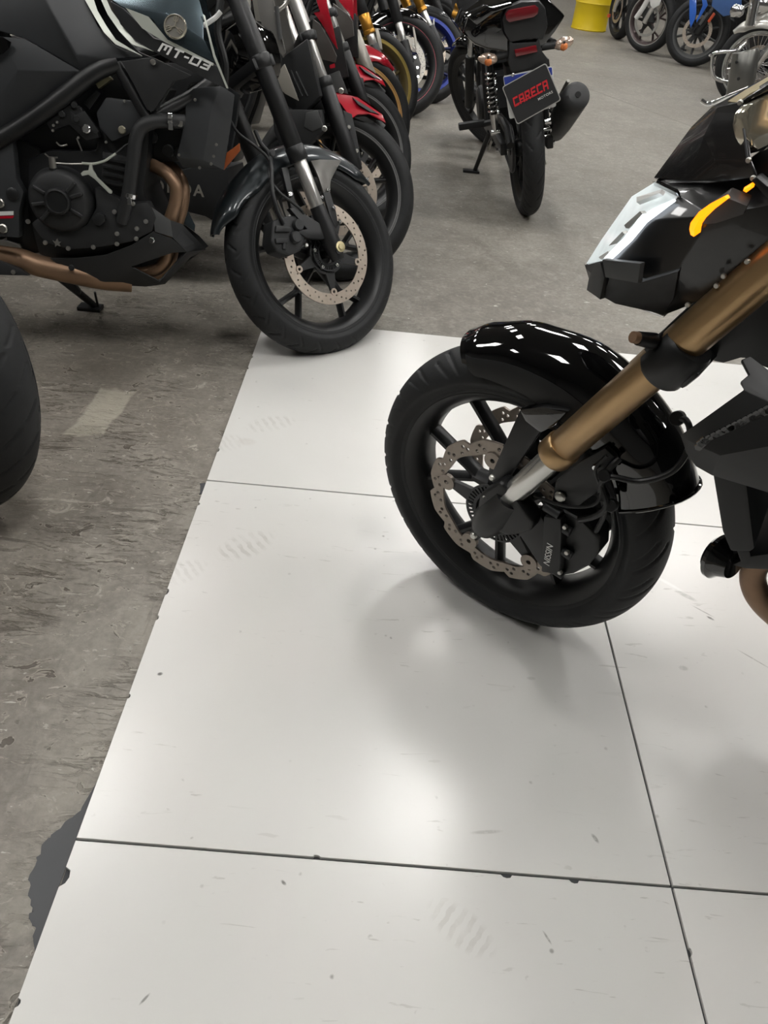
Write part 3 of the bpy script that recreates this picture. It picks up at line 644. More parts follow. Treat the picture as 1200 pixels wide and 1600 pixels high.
# brake hoses and wiring
pipe('brake_hose', FR, RB, BKR, [(930, 832, .085), (945, 800, .09), (938, 765, .10), (950, 745, .105), (1000, 752, .09), (1048, 738, .075), (1074, 705, .06), (1078, 672, .06), (1070, 655, .055), (1056, 658, .05)], .0048, n=10, sm=5)
pipe('brake_hose', FR, RB, BKR, [(905, 812, .10), (930, 806, .105), (948, 790, .105), (940, 756, .10), (952, 732, .10), (968, 716, .09)], .0055, n=10, sm=5)
pipe('sensor_wire', FR, RB, BKR, [(835, 775, .10), (880, 790, .11), (925, 790, .11), (940, 768, .105), (930, 735, .105), (948, 712, .10)], .0028, n=8, sm=4)
for (u, v, y, r) in ((945, 745, .105, .010), (942, 778, .1, .008), (955, 792, .1, .010), (1058, 656, .05, .011)): p = Vector(FR.at(u, v, y)); add('hose_clip', MB().tube([p-Vector((0, .007, 0)), p+Vector((0, .007, .006))], [r, r], 12).mesh(.001, 1), BKR, RB, FR.M)
# triple clamp, steering stem, handlebar
tc_ = MB()
for (x, z) in ((-.228, .433), (-.43, .83)):
    tc_.box((x, 0, z), (.075, .23, .034), Matrix.Rotation(-R_(28), 3, 'Y'))
tc_.tube([(-.26, 0, .42), (-.46, 0, .82)], .024, 16); add('triple_clamp', tc_.mesh(.006, 2), BKR, RB, FR.M)
add('handlebar', MB().tube(smooth([(-.52, -.36, .80), (-.46, -.22, .86), (-.42, 0, .87), (-.46, .22, .86), (-.52, .36, .80)], 4), .011, 12).mesh(), BKR, RB, FR.M)
pipe('brake_lever', FR, RB, CHR, [(1096, 157, -.30), (1106, 162.5, -.30), (1118, 159, -.30), (1142, 149, -.29), (1170, 138, -.27)], .0032, n=10, sm=4)
# headlight unit
HG = mat('headlight_glass', (214, 222, 222), .12, spec=.7, var=.25, scale=40, emit=.55); HD = mat('daylight_led', (238, 246, 255), .3, var=0, emit=3.2); IND = mat('lit_amber_led', (255, 140, 10), .3, var=0, emit=2.2)
SMK = mat('smoked_screen', (32, 31, 31), .22, coat=.35, var=.15, scale=5)
V = [(1027, 284, .0), (1061, 305, .085), (1008, 345, .098), (952, 404, .070), (915, 414, .0), (923, 449, .02), (940, 464, .05), (1037, 493, .06), (1061, 484, .085), (1110, 462, .10), (1105, 286, .055), (1185, 276, .06), (1110, 338, .125), (1215, 318, .12), (1215, 430, .10), (1060, 420, .115), (1004, 440, .10), (1100, 284, 0), (1185, 270, 0), (1037, 497, 0), (925, 455, 0)]
F = [(0, 17, 10), (17, 18, 11, 10), (0, 10, 1), (1, 10, 12), (10, 11, 13, 12), (1, 12, 2), (2, 12, 15), (2, 15, 16, 3), (12, 13, 14, 15), (4, 3, 5), (3, 16, 6, 5), (16, 15, 9, 8), (16, 8, 7, 6), (15, 14, 9), (5, 6, 7, 19, 20), (4, 5, 20)]
hl = facets('headlight_cowl', FR, RB, mat('cowl_black', (17, 17, 18), .3, coat=.4), V, F, .004, bevel=.002)
facets('headlight_lens', FR, hl, HG, [(1026, 283, .002), (1059, 303, .084), (1052, 314, .092), (1008, 346, .100), (952, 405, .072), (916, 412, .002), (940, 374, .0), (987, 307, .0)], [(0, 1, 2, 7), (7, 2, 3, 6), (6, 3, 4, 5)], .004)
facets('daylight_strip', FR, hl, HD, [(1054, 311, .095), (1008, 346, .105), (984, 376, .094), (952, 406, .078), (944, 403, .068), (976, 370, .084), (998, 341, .09), (1020, 326, .088)], [(0, 1, 6, 7), (1, 2, 5, 6), (2, 3, 4, 5)], .003)
for k, (q, ma_) in enumerate((([(1000, 312, .03), (1040, 300, .06), (1036, 306, .066), (1000, 320, .038)], WHT), ([(975, 352, .03), (1000, 330, .075), (1004, 334, .08), (980, 360, .045)], SLV), ([(950, 385, .02), (972, 362, .06), (976, 366, .064), (956, 390, .03)], SLV), ([(935, 402, .02), (950, 392, .04), (953, 396, .046), (940, 406, .03)], WHT))): facets('lamp_reflector', FR, hl, ma_, [(u, v, y+.018) for u, v, y in q], [(0, 1, 2, 3)], .006)
facets('lens_trim', FR, hl, GLB, [(1027, 281, .0), (1063, 303, .088), (1062, 309, .090), (1054, 305, .088), (1022, 289, .01)], [(0, 1, 2, 3, 4)], .006)
facets('cowl_chin', FR, hl, GRP, [(948, 403, .088), (1008, 409, .112), (1004, 440, .112), (953, 431, .09)], [(0, 1, 2, 3)], .008, bevel=.001)
facets('cowl_nose', FR, hl, PLR, [(914, 414, .0), (946, 408, .078), (952, 432, .080), (945, 466, .058), (924, 450, .01)], [(0, 1, 2, 3, 4)], .007, bevel=.001)
facets('cowl_lower', FR, hl, PLR, [(953, 432, .09), (1004, 441, .108), (1060, 424, .12), (1052, 468, .1), (1037, 492, .07), (962, 474, .065), (942, 464, .055)], [(0, 1, 2, 3, 4, 5, 6)], .007, bevel=.001)
ind = facets('turn_signal', FR, hl, mat('signal_housing', (58, 54, 52), .45), [(1092, 352, .135), (1104, 332, .142), (1136, 309, .145), (1168, 322, .14), (1162, 336, .138), (1118, 350, .136)], [(0, 1, 2, 3, 4, 5)], .02, bevel=.002)
facets('signal_strip', FR, ind, IND, [(1077, 358, .138), (1079, 348, .142), (1092, 331, .146), (1110, 318, .149), (1131, 307, .150), (1136, 311, .150), (1112, 328, .150), (1094, 342, .148), (1085, 358, .142), (1084, 370, .138), (1079, 367, .136)], [(0, 1, 2, 8), (2, 3, 7, 8), (3, 4, 5, 6), (3, 6, 7), (0, 8, 9, 10)], .010)
facets('position_light', FR, hl, IND, [(1161, 298, .13), (1174, 290, .131), (1178, 292, .13), (1166, 301, .129)], [(0, 1, 2, 3)], .006)
bolts(FR, hl, [(1168, 408, .125), (1131, 431, .12), (1120, 446, .118), (1075, 476, .11)], .12, .0034, BOLT, 1, h=.003)
# smoked screen, instrument
V = [(1021, 278, 0), (1052, 236, 0), (1080, 198, 0), (1112, 167, 0), (1138, 153, 0), (1210, 113, 0), (1078, 282, .05), (1100, 212, .045), (1121, 168, .04), (1157, 159, .07), (1210, 126, .07), (1130, 284, .08), (1122, 225, .06), (1163, 205, .095), (1169, 250, .11), (1180, 277, .115), (1215, 277, .12), (1215, 240, .12)]
ws = facets('windscreen', FR, RB, SMK, V, [(0, 1, 7, 6), (1, 2, 7), (2, 3, 8, 7), (3, 4, 9, 8), (4, 5, 10, 9), (6, 7, 12, 11), (7, 8, 12), (8, 9, 13, 12), (11, 12, 14, 15), (12, 13, 14)], .004, bevel=.001)
pipe('screen_trim', FR, ws, DKG, [(1157, 160, .074), (1162, 200, .098), (1168, 250, .114)], .0014, n=8)
bolts(FR, ws, [(1157, 160, .076), (1170, 250, .117), (1177, 278, .121)], .1, .003, BOLT, 1, h=.003)
facets('screen_edge', FR, ws, mat('edge_painted_reflection', (206, 192, 158), .2, coat=.5), [(1137, 158, .03), (1165, 140, .03), (1212, 113, .02), (1212, 126, .06), (1172, 146, .065), (1152, 160, .066)], [(0, 1, 4, 5), (1, 2, 3, 4)], .006, mirror=False)  # beige of the mirrored ceiling is put into the lip's colour
DSP = mat('display_reflection_tint', (196, 190, 172), .12, .75, coat=1, var=.25, scale=6)  # mirror-like glass, with the ceiling's beige reflection painted into its base colour
inst = facets('instrument_display', FR, RB, DSP, [(1162, 192, .100), (1165, 174, .098), (1176, 162, .09), (1215, 142, .05), (1250, 128, 0), (1260, 205, -.01), (1215, 220, .05), (1186, 234, .09), (1176, 228, .097), (1166, 212, .10)], [tuple(range(10))], .014, mirror=False, bevel=.003)
panel('headlight_stay', FR, RB, BKR, [(1172, 282), (1182, 276), (1215, 305), (1215, 330)], .13, .11, .003)
panel('instrument_back', FR, RB, BKR, [(1168, 250), (1185, 238), (1230, 215), (1230, 275), (1180, 276)], .085, -.08, .004)
# body: radiator shroud, frame, horn, engine, exhaust
sh = facets('radiator_shroud', BR, RB, mat('shroud_black', (13, 14, 14), .5), [(1063, 680, .19), (1108, 648, .205), (1162, 609, .20), (1157, 596, .19), (1170, 585, .19), (1158, 562, .18), (1172, 556, .18), (1230, 600, .18), (1230, 640, .22), (1112, 692, .22), (1092, 697, .215), (1072, 708, .20), (1087, 729, .205), (1112, 743, .21), (1240, 782, .21), (1240, 690, .235), (1125, 712, .232)], [(0, 1, 9, 10), (1, 2, 8, 9), (2, 3, 4, 5, 6, 7, 8), (0, 10, 11), (11, 10, 16, 13, 12), (10, 9, 16), (9, 8, 15, 16), (16, 15, 14, 13)], .006, bevel=.0012)
hm = MB().lathe([(0, .0), (0, .0052), (.002, .0050), (.002, 0)], 6, closed=False).mesh(smooth=False); hm.materials.append(GLB)
for r_ in range(4):
    for k in range(15):
        t = (k+.5*(r_ % 2))/14.5; p = BR.at(1092+t*120+r_*1.5, 697-t*52-5.5*r_*(.5+.5*t)+1, .2165); add('grille_cell', hm, None, sh, BR.M @ Matrix.Translation(p))
panel('steering_head', BR, RB, BKR, [(1082, 543), (1096, 562), (1130, 569), (1160, 560), (1250, 600), (1250, 380), (1200, 420), (1140, 490)], .05, -.06, .006)
panel('radiator', BR, RB, PLR, [(1112, 735), (1165, 742), (1179, 858), (1172, 863), (1141, 862), (1128, 830)], .15, -.12, .005)
panel('radiator_hose', BR, RB, BKR, [(1150, 860), (1172, 862), (1176, 884), (1160, 888)], .13, .09, .004)
hc = Vector(BR.at(1121, 868, .11)); HM = BR.M @ Matrix.Translation(hc) @ Matrix.Rotation(R_(62), 4, 'Z') @ Matrix.Rotation(R_(14), 4, 'X')
ho = add('horn', MB().lathe([(-.006, .0), (-.006, .030), (.0, .036), (.006, .036), (.014, .028), (.03, .022), (.03, 0)], 32, closed=False).mesh(), GLB, RB, HM); add('horn_grille', MB().lathe([(-.0075, .0), (-.0075, .022), (-.006, .024)], 24, closed=False).mesh(), DKG, ho, HM)
panel('engine', BR, RB, BKR, [(1140, 884), (1170, 870), (1300, 850), (1330, 960), (1260, 950), (1205, 892), (1165, 890)], .13, -.13, .006)
pipe('exhaust_header', BR, RB, BRN, [(1250, 858, .07), (1196, 868, .085), (1180, 885, .09), (1176, 905, .09), (1184, 930, .09), (1202, 952, .08), (1240, 985, .06)], .019, n=16, sm=4)
rear_half(RB, BR, GLB, engine=False, tank=True, exhaust=True); engine_block(RB, BR, -.78, .42, BKR, .13); side_stand(RB, BR)
# ---------------------------------------------------------------- the dark roadster with the belly pan (left)
FM = Fr(.256, .745, 41.5, 28.5, .293); BM = Fr(.256, .745, 6, 11)
MT = root('motorcycle', Matrix.Translation((.256, .745, .0095)), 'dark roadster motorcycle lettered MT-03 with round tank emblem and black belly pan', 'motorcycle')
W = wheel(MT, FM, Rt=.293, hw=.055, rb=.230, groove='front', tn=760, ns=50, spk=('y', 5, R_(9), .128, .21), discs=[dict(y=-.073, ro=.149, ri=.117, abs=(46, .052), cb=1, n=5, a0=R_(50), lug=.0105, r1=.06, holes=(20, 3))], hubr=.04)
xl = lambda z: -.016-(z-.12)*.178
leg('fork_leg', FM, MT, [('fork_leg', (xl(.262), .262), (xl(.72), .72), .0255, BLK), ('fork_collar', (xl(.258), .258), (xl(.300), .300), .0275, BLK), ('fork_clamp', (xl(.50), .50), (xl(.535), .535), .0295, BLK), ('stanchion', (xl(.115), .115), (xl(.268), .268), .0196, CHS), ('fork_bottom', (.012, -.025), (xl(.132), .132), (.020, .027, .026, .0235, .022), BLK)], .110)
ax = add('axle', MB().tube([(.006, -.135, 0), (.006, .12, 0)], .012, 16).mesh(), BLK, MT, FM.M)
add('axle_nut', MB().lathe([(-.133, .0), (-.141, .0), (-.141, .008), (-.138, .0085), (-.1375, .0155), (-.1325, .016), (-.1325, 0)][::-1], 24, closed=False).mesh(), mat('brass_nut', (214, 202, 160), .3, .9), ax, FM.M @ Matrix.Translation((.012, 0, .008)))
tb = MB()
for z in (.515, .70): tb.box((xl(z), 0, z), (.07, .25, .03), Matrix.Rotation(-R_(10), 3, 'Y'))
add('triple_clamp', tb.mesh(.005, 2), BLK, MT, FM.M)
# bracing web and caliper on the lower leg
panel('leg_web', FM, MT, BLK, [(505, 352), (517, 352), (520, 374), (480, 372), (462, 360), (480, 358), (452, 325), (462, 325)], -.12, -.10, .003)
cal = FM.poly([(427, 345), (443, 338), (462, 336), (475, 352), (477, 375), (470, 392), (452, 400), (432, 392), (424, 378)], -.115)
cc = add('brake_caliper', MB().prism(cal, -.115, -.055).mesh(.007, 3), PLA, MT, FM.M)
for (u, v, r) in ((465, 352, .0165), (461, 371, .0165)): p = FM.at(u, v, -.118); add('piston_housing', MB().lathe([(-.012, 0), (-.012, r*.85), (-.008, r), (.01, r)], 24, closed=False).mesh(), DKG, cc, FM.M @ Matrix.Translation(p))
panel('caliper_bridge', FM, cc, PLA, [(432, 352), (456, 355), (454, 362), (431, 362)], -.124, -.11, .003); panel('caliper_bridge', FM, cc, PLA, [(431, 372), (452, 372), (450, 380), (432, 380)], -.124, -.11, .003)
add('bleed_pin', MB().tube([FM.at(444, 380, -.118), FM.at(444, 390, -.118)], .006, 12).mesh(.001, 1), PLA, cc, FM.M)
bolts(FM, cc, [(478, 383, -.09), (452, 339, -.1)], -.1, .006, BOLT, -1)
panel('caliper_bracket', FM, MT, BLK, [(440, 262), (450, 260), (462, 318), (472, 330), (480, 352), (470, 352), (456, 330)], -.10, -.085, .003)
bolts(FM, MT, [(453, 304)], -.101, .008, CHR, -1)
# mudguard with side bracket
fp = keyf((0, (.322, .300, .040)), (.1, (.327, .270, .060)), (.40, (.328, .264, .064)), (.72, (.324, .262, .062)), (.9, (.334, .292, .058)), (1, (.340, .325, .02)))
fd = add('front_mudguard', fender_mesh(36, 160, fp, 60, 27, .003), GLD, MT, FM.M)
gb = mat('satin_graphite', (92, 90, 86), .32, .4)
facets('mudguard_bracket', FM, fd, gb, [(486, 251, -.074), (500, 249, -.070), (534, 250, -.064), (526, 264, -.070), (517, 282, -.082), (516, 300, -.092), (521, 320, -.100), (515, 322, -.100), (505, 298, -.098), (497, 275, -.088)], [(0, 1, 4, 9), (1, 2, 3, 4), (9, 4, 5, 8), (8, 5, 6, 7)], .006, mirror='no' and False, bevel=.0015)
panel('bracket_foot', FM, fd, BLK, [(505, 300), (516, 300), (525, 330), (529, 352), (524, 358), (515, 335)], -.102, -.092, .002)
bolts(FM, fd, [(512, 297, -.101), (521, 325, -.103), (530, 347, -.104), (502, 308, -.101)], -.1, .006, CHR, -1)
bolts(FM, fd, [(573, 280, -.03)], -.03, .005, CHR, -1)
pipe('brake_hose', FM, MT, BLK, [(399, 205, -.05), (408, 225, -.07), (420, 240, -.09), (424, 262, -.11), (426, 300, -.12), (434, 330, -.12), (444, 350, -.12)], .0062, n=10, sm=5)
pipe('brake_hose', FM, MT, BLK, [(452, 345, -.1), (470, 340, -.11), (472, 330, -.12), (455, 315, -.12), (436, 300, -.12), (422, 278, -.11), (420, 250, -.10), (398, 228, -.09), (372, 208, -.06), (360, 188, -.03)], .0042, n=10, sm=5)
bolts(FM, MT, [(425, 240, -.10)], -.1, .010, PLA, -1, 'hose_clip')
# ---- body
MTG = mat('matt_graphite', (48, 50, 52), .5, var=.12); GMB = mat('gunmetal_paint', (74, 86, 92), .26, .75, coat=.5); SLG = mat('silver_graphic', (196, 200, 190), .3, .3)
tk = facets('fuel_tank', BM, MT, MTG, [(-60, -90, 0), (60, -85, 0), (165, -70, 0), (135, 0, -.12), (152, 40, -.15), (178, 70, -.165), (222, 89, -.165), (168, 92, -.17), (128, 111, -.16), (39, 60, -.16), (-60, 30, -.15), (60, -20, -.16), (-60, -25, -.12), (120, 85, -.172)], [(0, 1, 11, 12), (1, 2, 3, 11), (11, 3, 4, 13), (4, 5, 13), (5, 6, 7, 13), (13, 7, 8), (11, 13, 8, 9), (12, 11, 9, 10)], .01, bevel=.003)
facets('tank_side_cover', BM, MT, MTG, [(-60, 62, -.165), (0, 57, -.17), (39, 61, -.172), (127, 112, -.165), (100, 135, -.16), (55, 168, -.16), (0, 205, -.16), (-60, 240, -.16), (28, 110, -.185)], [(0, 1, 8, 7), (1, 2, 8), (2, 3, 8), (3, 4, 8), (4, 5, 8), (5, 6, 8), (6, 7, 8)], .008, bevel=.002)
facets('dark_hole_panel', BM, MT, GLB, [(-30, 58, -.178), (5, 58, -.182), (18, 66, -.184), (16, 74, -.184), (5, 84, -.184), (-30, 90, -.18)], [(0, 1, 2, 3, 4, 5)], .004, mirror=False)  # raised black sheet stands in for the dark inside of the grab hole
shp = facets('tank_shroud', BM, MT, GMB, [(178, -40, -.10), (300, -40, -.10), (318, 24, -.13), (318, 60, -.165), (337, 98, -.165), (262, 63, -.185), (238, 30, -.185), (190, 10, -.18), (175, 0, -.17), (260, 20, -.178)], [(0, 1, 9, 7, 8), (1, 2, 9), (2, 3, 9), (3, 4, 5), (9, 3, 5, 6), (7, 9, 6)], .008, bevel=.002)
facets('shroud_band', BM, MT, MTG, [(172, 2, -.172), (192, 13, -.184), (240, 60, -.19), (262, 66, -.19), (340, 104, -.172), (356, 140, -.168), (330, 128, -.17), (250, 86, -.178), (212, 64, -.176), (188, 38, -.174)], [(0, 1, 9), (1, 2, 8, 9), (2, 3, 7, 8), (3, 4, 6, 7), (4, 5, 6)], .008, bevel=.0015)
facets('graphic_panel', BM, shp, SLG, [(196, 12, -.189), (232, 26, -.193), (262, 62, -.196), (334, 99, -.177), (333, 103, -.178), (258, 66, -.197), (222, 44, -.195)], [(0, 1, 2, 5, 6), (2, 3, 4, 5)], .002, mirror=False)
facets('shroud_edge', BM, shp, SLG, [(317, 22, -.136), (320, 24, -.138), (336, 85, -.17), (357, 138, -.172), (354, 138, -.173), (333, 88, -.171)], [(0, 1, 2, 5), (5, 2, 3, 4)], .003, mirror=False)
for pts in ([(132, -2), (146, -2), (152, 16), (166, 40), (181, 62), (222, 87), (180, 69), (162, 50), (147, 25)], [(157, -2), (166, -2), (174, 16), (190, 38), (212, 66), (240, 80), (206, 69), (186, 48), (168, 22)]):
    V = [(u, v, -.178 if u > 150 else -.15) for u, v in pts]; V = [(u, v, -.128-.055*min(1, max(0, (v+2)/70))) for u, v, _ in V]
    facets('silver_stripe', BM, tk, SLG, V, [(0, 1, 2, 8), (8, 2, 3, 7), (7, 3, 4, 6), (6, 4, 5)], .004, mirror=False)
# emblem: ring and three tuning-fork like spokes
ec = Vector(BM.at(274, 42, -.196)); EM = BM.M @ Matrix.Translation(ec) @ Matrix.Rotation(R_(-14), 4, 'X') @ Matrix.Rotation(R_(10), 4, 'Y'); EMB = mat('emblem_silver', (206, 200, 184), .25, .85)
em = add('tank_emblem', MB().lathe([(-.004, .0), (-.004, .0245), (.002, .027), (.004, .027)], 40, closed=False).mesh(), mat('emblem_field', (120, 118, 112), .4, .6), shp, EM)
add('emblem_ring', MB().lathe([(-.003, .0225), (-.007, .0235), (-.007, .0255), (-.003, .0275)], 48).mesh(), EMB, em, EM)
for k in range(3):
    q = MB(); a = PI/2+k*2*PI/3; RM = Matrix.Rotation(-a, 4, 'Y')
    q.box((.011, -.0055, 0), (.022, .003, .0026)); q.box((.016, -.0055, .0042), (.010, .003, .0024)); q.box((.016, -.0055, -.0042), (.010, .003, .0024)); q.box((.011, -.0055, 0), (.003, .003, .0100))
    add('emblem_fork', q.mesh(), EMB, em, EM @ RM)
a, b = Vector(BM.at(250, 74, -.190)), Vector(BM.at(326, 104, -.178)); d = (b-a).normalized(); n_ = Vector((0, -1, .12)).normalized(); n_ = (n_-d*n_.dot(d)).normalized(); up_ = n_.cross(d); c = (a+b)/2+n_*.009
add('lettering', block_word('MT-03', (b-a).length, .021, .35), WHT, MT, BM.M @ Matrix(((d.x, -n_.x, up_.x, c.x), (d.y, -n_.y, up_.y, c.y), (d.z, -n_.z, up_.z, c.z), (0, 0, 0, 1))), 'white model lettering on the tank shroud')
facets('intake_frame', BM, MT, PLA, [(192, 96, -.155), (240, 90, -.155), (300, 118, -.155), (292, 124, -.155), (272, 128, -.155), (258, 150, -.155), (242, 174, -.155), (232, 172, -.155)], [(0, 1, 2, 3, 4, 5, 6, 7)], .02, bevel=.003)
facets('intake_screen', BM, MT, GRP, [(198, 100, -.158), (254, 124, -.158), (240, 158, -.158), (235, 156, -.158)], [(0, 1, 2, 3)], .004, mirror=False)
facets('intake_frame', BM, MT, GRP, [(258, 122, -.158), (273, 128, -.158), (245, 174, -.158), (236, 162, -.158), (243, 158, -.158)], [(0, 1, 2, 3, 4)], .006, mirror=False)
bolts(BM, MT, [(239, 97, -.18)], -.18, .007, STL, -1)
# frame tubes
for pts, r in (([(184, 98, -.15), (150, 112, -.16), (110, 142, -.165), (60, 180, -.165), (0, 218, -.16), (-60, 250, -.15)], .021), ([(182, 100, -.15), (205, 140, -.155), (232, 186, -.155)], .015), ([(232, 186, -.15), (300, 150, -.11), (340, 120, -.07)], .016)): 
    o = pipe('frame_tube', BM, MT, BLK, pts, r, n=16, sm=4); P = smooth(BM.path(pts), 4); add('frame_tube', MB().tube([(p[0], -p[1], p[2]) for p in P], r, 12).mesh(), BLK, MT, BM.M)
fp_ = panel('pivot_plate', BM, MT, MTG, [(-60, 205), (0, 206), (20, 222), (26, 280), (37, 300), (30, 330), (30, 372), (0, 370), (-60, 380)], -.165, -.13, .005)
bolts(BM, fp_, [(0, 317, -.166), (5, 357, -.166)], -.166, .012, STL, -1); bolts(BM, fp_, [(20, 303, -.166)], -.166, .016, BLK, -1)
panel('warning_sticker', BM, fp_, WHT, [(-8, 331), (21, 330), (21, 336), (-8, 337)], -.1665, -.165, 0); panel('warning_sticker', BM, fp_, RED, [(-8, 338), (22, 337), (20, 341), (-8, 342)], -.1665, -.165, 0)
# engine
panel('dark_core_filler', BM, MT, BLK, [(-60, 170), (40, 150), (180, 100), (262, 140), (234, 196), (224, 262), (100, 265), (30, 262), (-60, 300)], -.085, .085, .006); panel('dark_rear_filler', BM, MT, BLK, [(10, 205), (62, 235), (64, 395), (10, 400)], -.11, .11, .004)  # dark masses added so the bright floor doesn't show through beside the engine
en = panel('engine', BM, MT, BLK, [(42, 250), (75, 235), (150, 235), (160, 160), (228, 170), (234, 196), (230, 262), (224, 300), (245, 345), (240, 370), (225, 390), (190, 408), (100, 412), (60, 398), (42, 330)], -.13, .14, .01)
panel('dark_front_filler', BM, en, BLK, [(226, 190), (292, 196), (284, 252), (240, 254), (226, 262)], -.05, .05, .004)  # added dark panel closing the see-through gap behind the hose
for (u, v) in ((236, 215), (262, 236), (281, 240)): p = Vector(BM.at(u, v, -.07)); add('sensor_plug', MB().tube([p, p+Vector((0, .04, 0))], .016, 14).mesh(.002, 1), PLA, en, BM.M)
panel('cylinder_head', BM, en, MTG, [(150, 176), (165, 152), (210, 158), (240, 186), (232, 196), (175, 222), (155, 200)], -.155, -.12, .006)
panel('cylinder_block', BM, en, PLA, [(160, 236), (212, 250), (205, 300), (158, 290)], -.145, -.12, .004)
for k in range(4): panel('cooling_fin', BM, en, BLK, [(160, 246+k*12), (208, 256+k*12), (208, 259+k*12), (160, 249+k*12)], -.152, -.13, 0)
cc = Vector(BM.at(97, 312, -.15)); cR = Vector(BM.at(146, 312, -.15)); rr = abs(cR.x-cc.x)
cv = add('clutch_cover', MB().lathe([(.03, rr*1.02), (-.01, rr*1.02), (-.028, rr*.92), (-.036, rr*.80), (-.038, rr*.42), (-.046, rr*.40), (-.047, 0)], 48, closed=False).mesh(ang=40), PLA, en, BM.M @ Matrix.Translation(cc))
add('cover_boss', MB().lathe([(-.036, rr*.42), (-.05, rr*.40), (-.052, rr*.34), (-.048, rr*.31), (-.048, 0)], 36, closed=False).mesh(ang=40), BLK, cv, BM.M @ Matrix.Translation(cc))
for a in (20, 45, 150, 190, 225, 330):
    mb = MB(); mb.box((rr*.63, -.038, 0), (rr*.42, .012, .009)); add('cover_rib', mb.mesh(.002, 1), PLA, cv, BM.M @ Matrix.Translation(cc) @ Matrix.Rotation(-R_(a), 4, 'Y'))
panel('engine_side_cover', BM, en, PLA, [(148, 292), (165, 300), (200, 318), (232, 316), (244, 340), (238, 362), (205, 378), (160, 386), (110, 390), (70, 380), (48, 350), (60, 340), (100, 362), (135, 352), (150, 325)], -.165, -.12, .006)
panel('oil_cap', BM, en, BLK, [(143, 340), (152, 332), (163, 336), (165, 346), (156, 354), (146, 350)], -.178, -.15, .004)
bolts(BM, en, [(44, 346, -.166), (71, 379, -.172), (107, 388, -.172), (146, 386, -.172), (183, 381, -.172), (183, 365, -.172), (214, 357, -.172), (228, 346, -.172), (179, 331, -.172), (208, 318, -.172), (213, 373, -.172)], -.17, .0062, BOLT, -1)
bolts(BM, en, [(191, 203, -.158)], -.16, .010, mat('pale_bolt', (206, 200, 178), .35, .8), -1); bolts(BM, en, [(135, 201, -.172)], -.17, .011, CHR, -1); bolts(BM, en, [(116, 164, -.168), (97, 178, -.168), (120, 186, -.168)], -.17, .0085, DKG, -1)
bolts(BM, en, [(90, 191, -.17), (84, 196, -.17), (83, 204, -.17), (166, 222, -.16), (195, 158, -.158), (123, 215, -.16)], -.17, .0035, BOLT, -1)
panel('foot_bracket', BM, MT, BLK, [(72, 192), (112, 160), (126, 170), (150, 200), (155, 215), (135, 220), (108, 195), (80, 205)], -.168, -.14, .003); panel('bracket_edge', BM, MT, DKG, [(110, 174), (118, 180), (132, 173), (154, 205), (150, 209), (112, 191)], -.1695, -.166, .001)
nt = panel('star_nut', BM, en, BOLT, [(82, 376), (86, 378), (89, 373), (91, 378), (95, 378), (92, 381), (94, 385), (89, 383), (86, 386), (86, 381)], -.174, -.168, 0)
# relay box, hoses, cables, lever
panel('relay_box', BM, MT, mat('olive_silver_box', (150, 146, 118), .35, .5), [(146, 126), (163, 113), (174, 124), (154, 139)], -.14, -.11, .002); panel('relay_bracket', BM, MT, BLK, [(130, 160), (150, 140), (158, 146), (140, 172)], -.138, -.12, .002)
pipe('radiator_hose', BM, MT, PLA, [(290, 190, -.12), (262, 189, -.15), (240, 190, -.165), (222, 198, -.17), (213, 215, -.172), (208, 250, -.172), (203, 290, -.172), (197, 320, -.168), (190, 347, -.16)], .0175, n=18, sm=5)
for (u, v, du, dv) in ((267, 189, 1, .1), (203, 305, -.15, 1)):
    p = Vector(BM.at(u, v, -.165 if u > 210 else -.17)); q = Vector(BM.at(u+du*4, v+dv*4, -.165 if u > 210 else -.17)); t = (q-p).normalized(); add('hose_clamp', MB().tube([p-t*.006, p+t*.006], .0195, 18).mesh(.001, 1), CHR, MT, BM.M)
    add('clamp_ear', MB().box(p+Vector((.002, -.022, -.012)), (.012, .006, .016)).mesh(.001, 1), CHR, MT, BM.M)
panel('hose_stub', BM, MT, STL, [(274, 186), (286, 190), (284, 199), (274, 197)], -.15, -.12, .003)
pipe('clutch_cable', BM, MT, BOLT, [(80, 254, -.17), (105, 256, -.18), (128, 256, -.18)], .0022, n=8, sm=3); pipe('cable_sleeve', BM, MT, SLG, [(128, 255, -.18), (145, 256, -.18), (162, 252, -.18), (172, 246, -.178), (181, 240, -.175)], .0032, n=10, sm=4); pipe('clutch_cable', BM, MT, BLK, [(180, 241, -.175), (195, 228, -.165), (204, 222, -.16), (215, 200, -.14)], .003, n=8, sm=4)
panel('clutch_lever', BM, MT, SLG, [(126, 271), (130, 267), (138, 266), (140, 255), (143, 255), (145, 265), (152, 277), (175, 299), (174, 303), (170, 302), (148, 280), (138, 273), (128, 275)], -.185, -.178, .001)
add('cable_pivot', MB().tube([BM.at(81, 245, -.172), BM.at(83, 263, -.172)], .009, 14).mesh(.001, 1), STL, MT, BM.M); add('pivot_post', MB().tube([BM.at(83, 262, -.17), BM.at(88, 285, -.165)], .011, 14).mesh(), BLK, MT, BM.M)
for pts in ([(70, 240), (78, 246), (90, 246)], [(88, 222), (95, 228), (105, 226)], [(120, 216), (124, 226), (128, 236)]): pipe('spring', BM, MT, STL, pts, .0022, -.165, 8, 3)
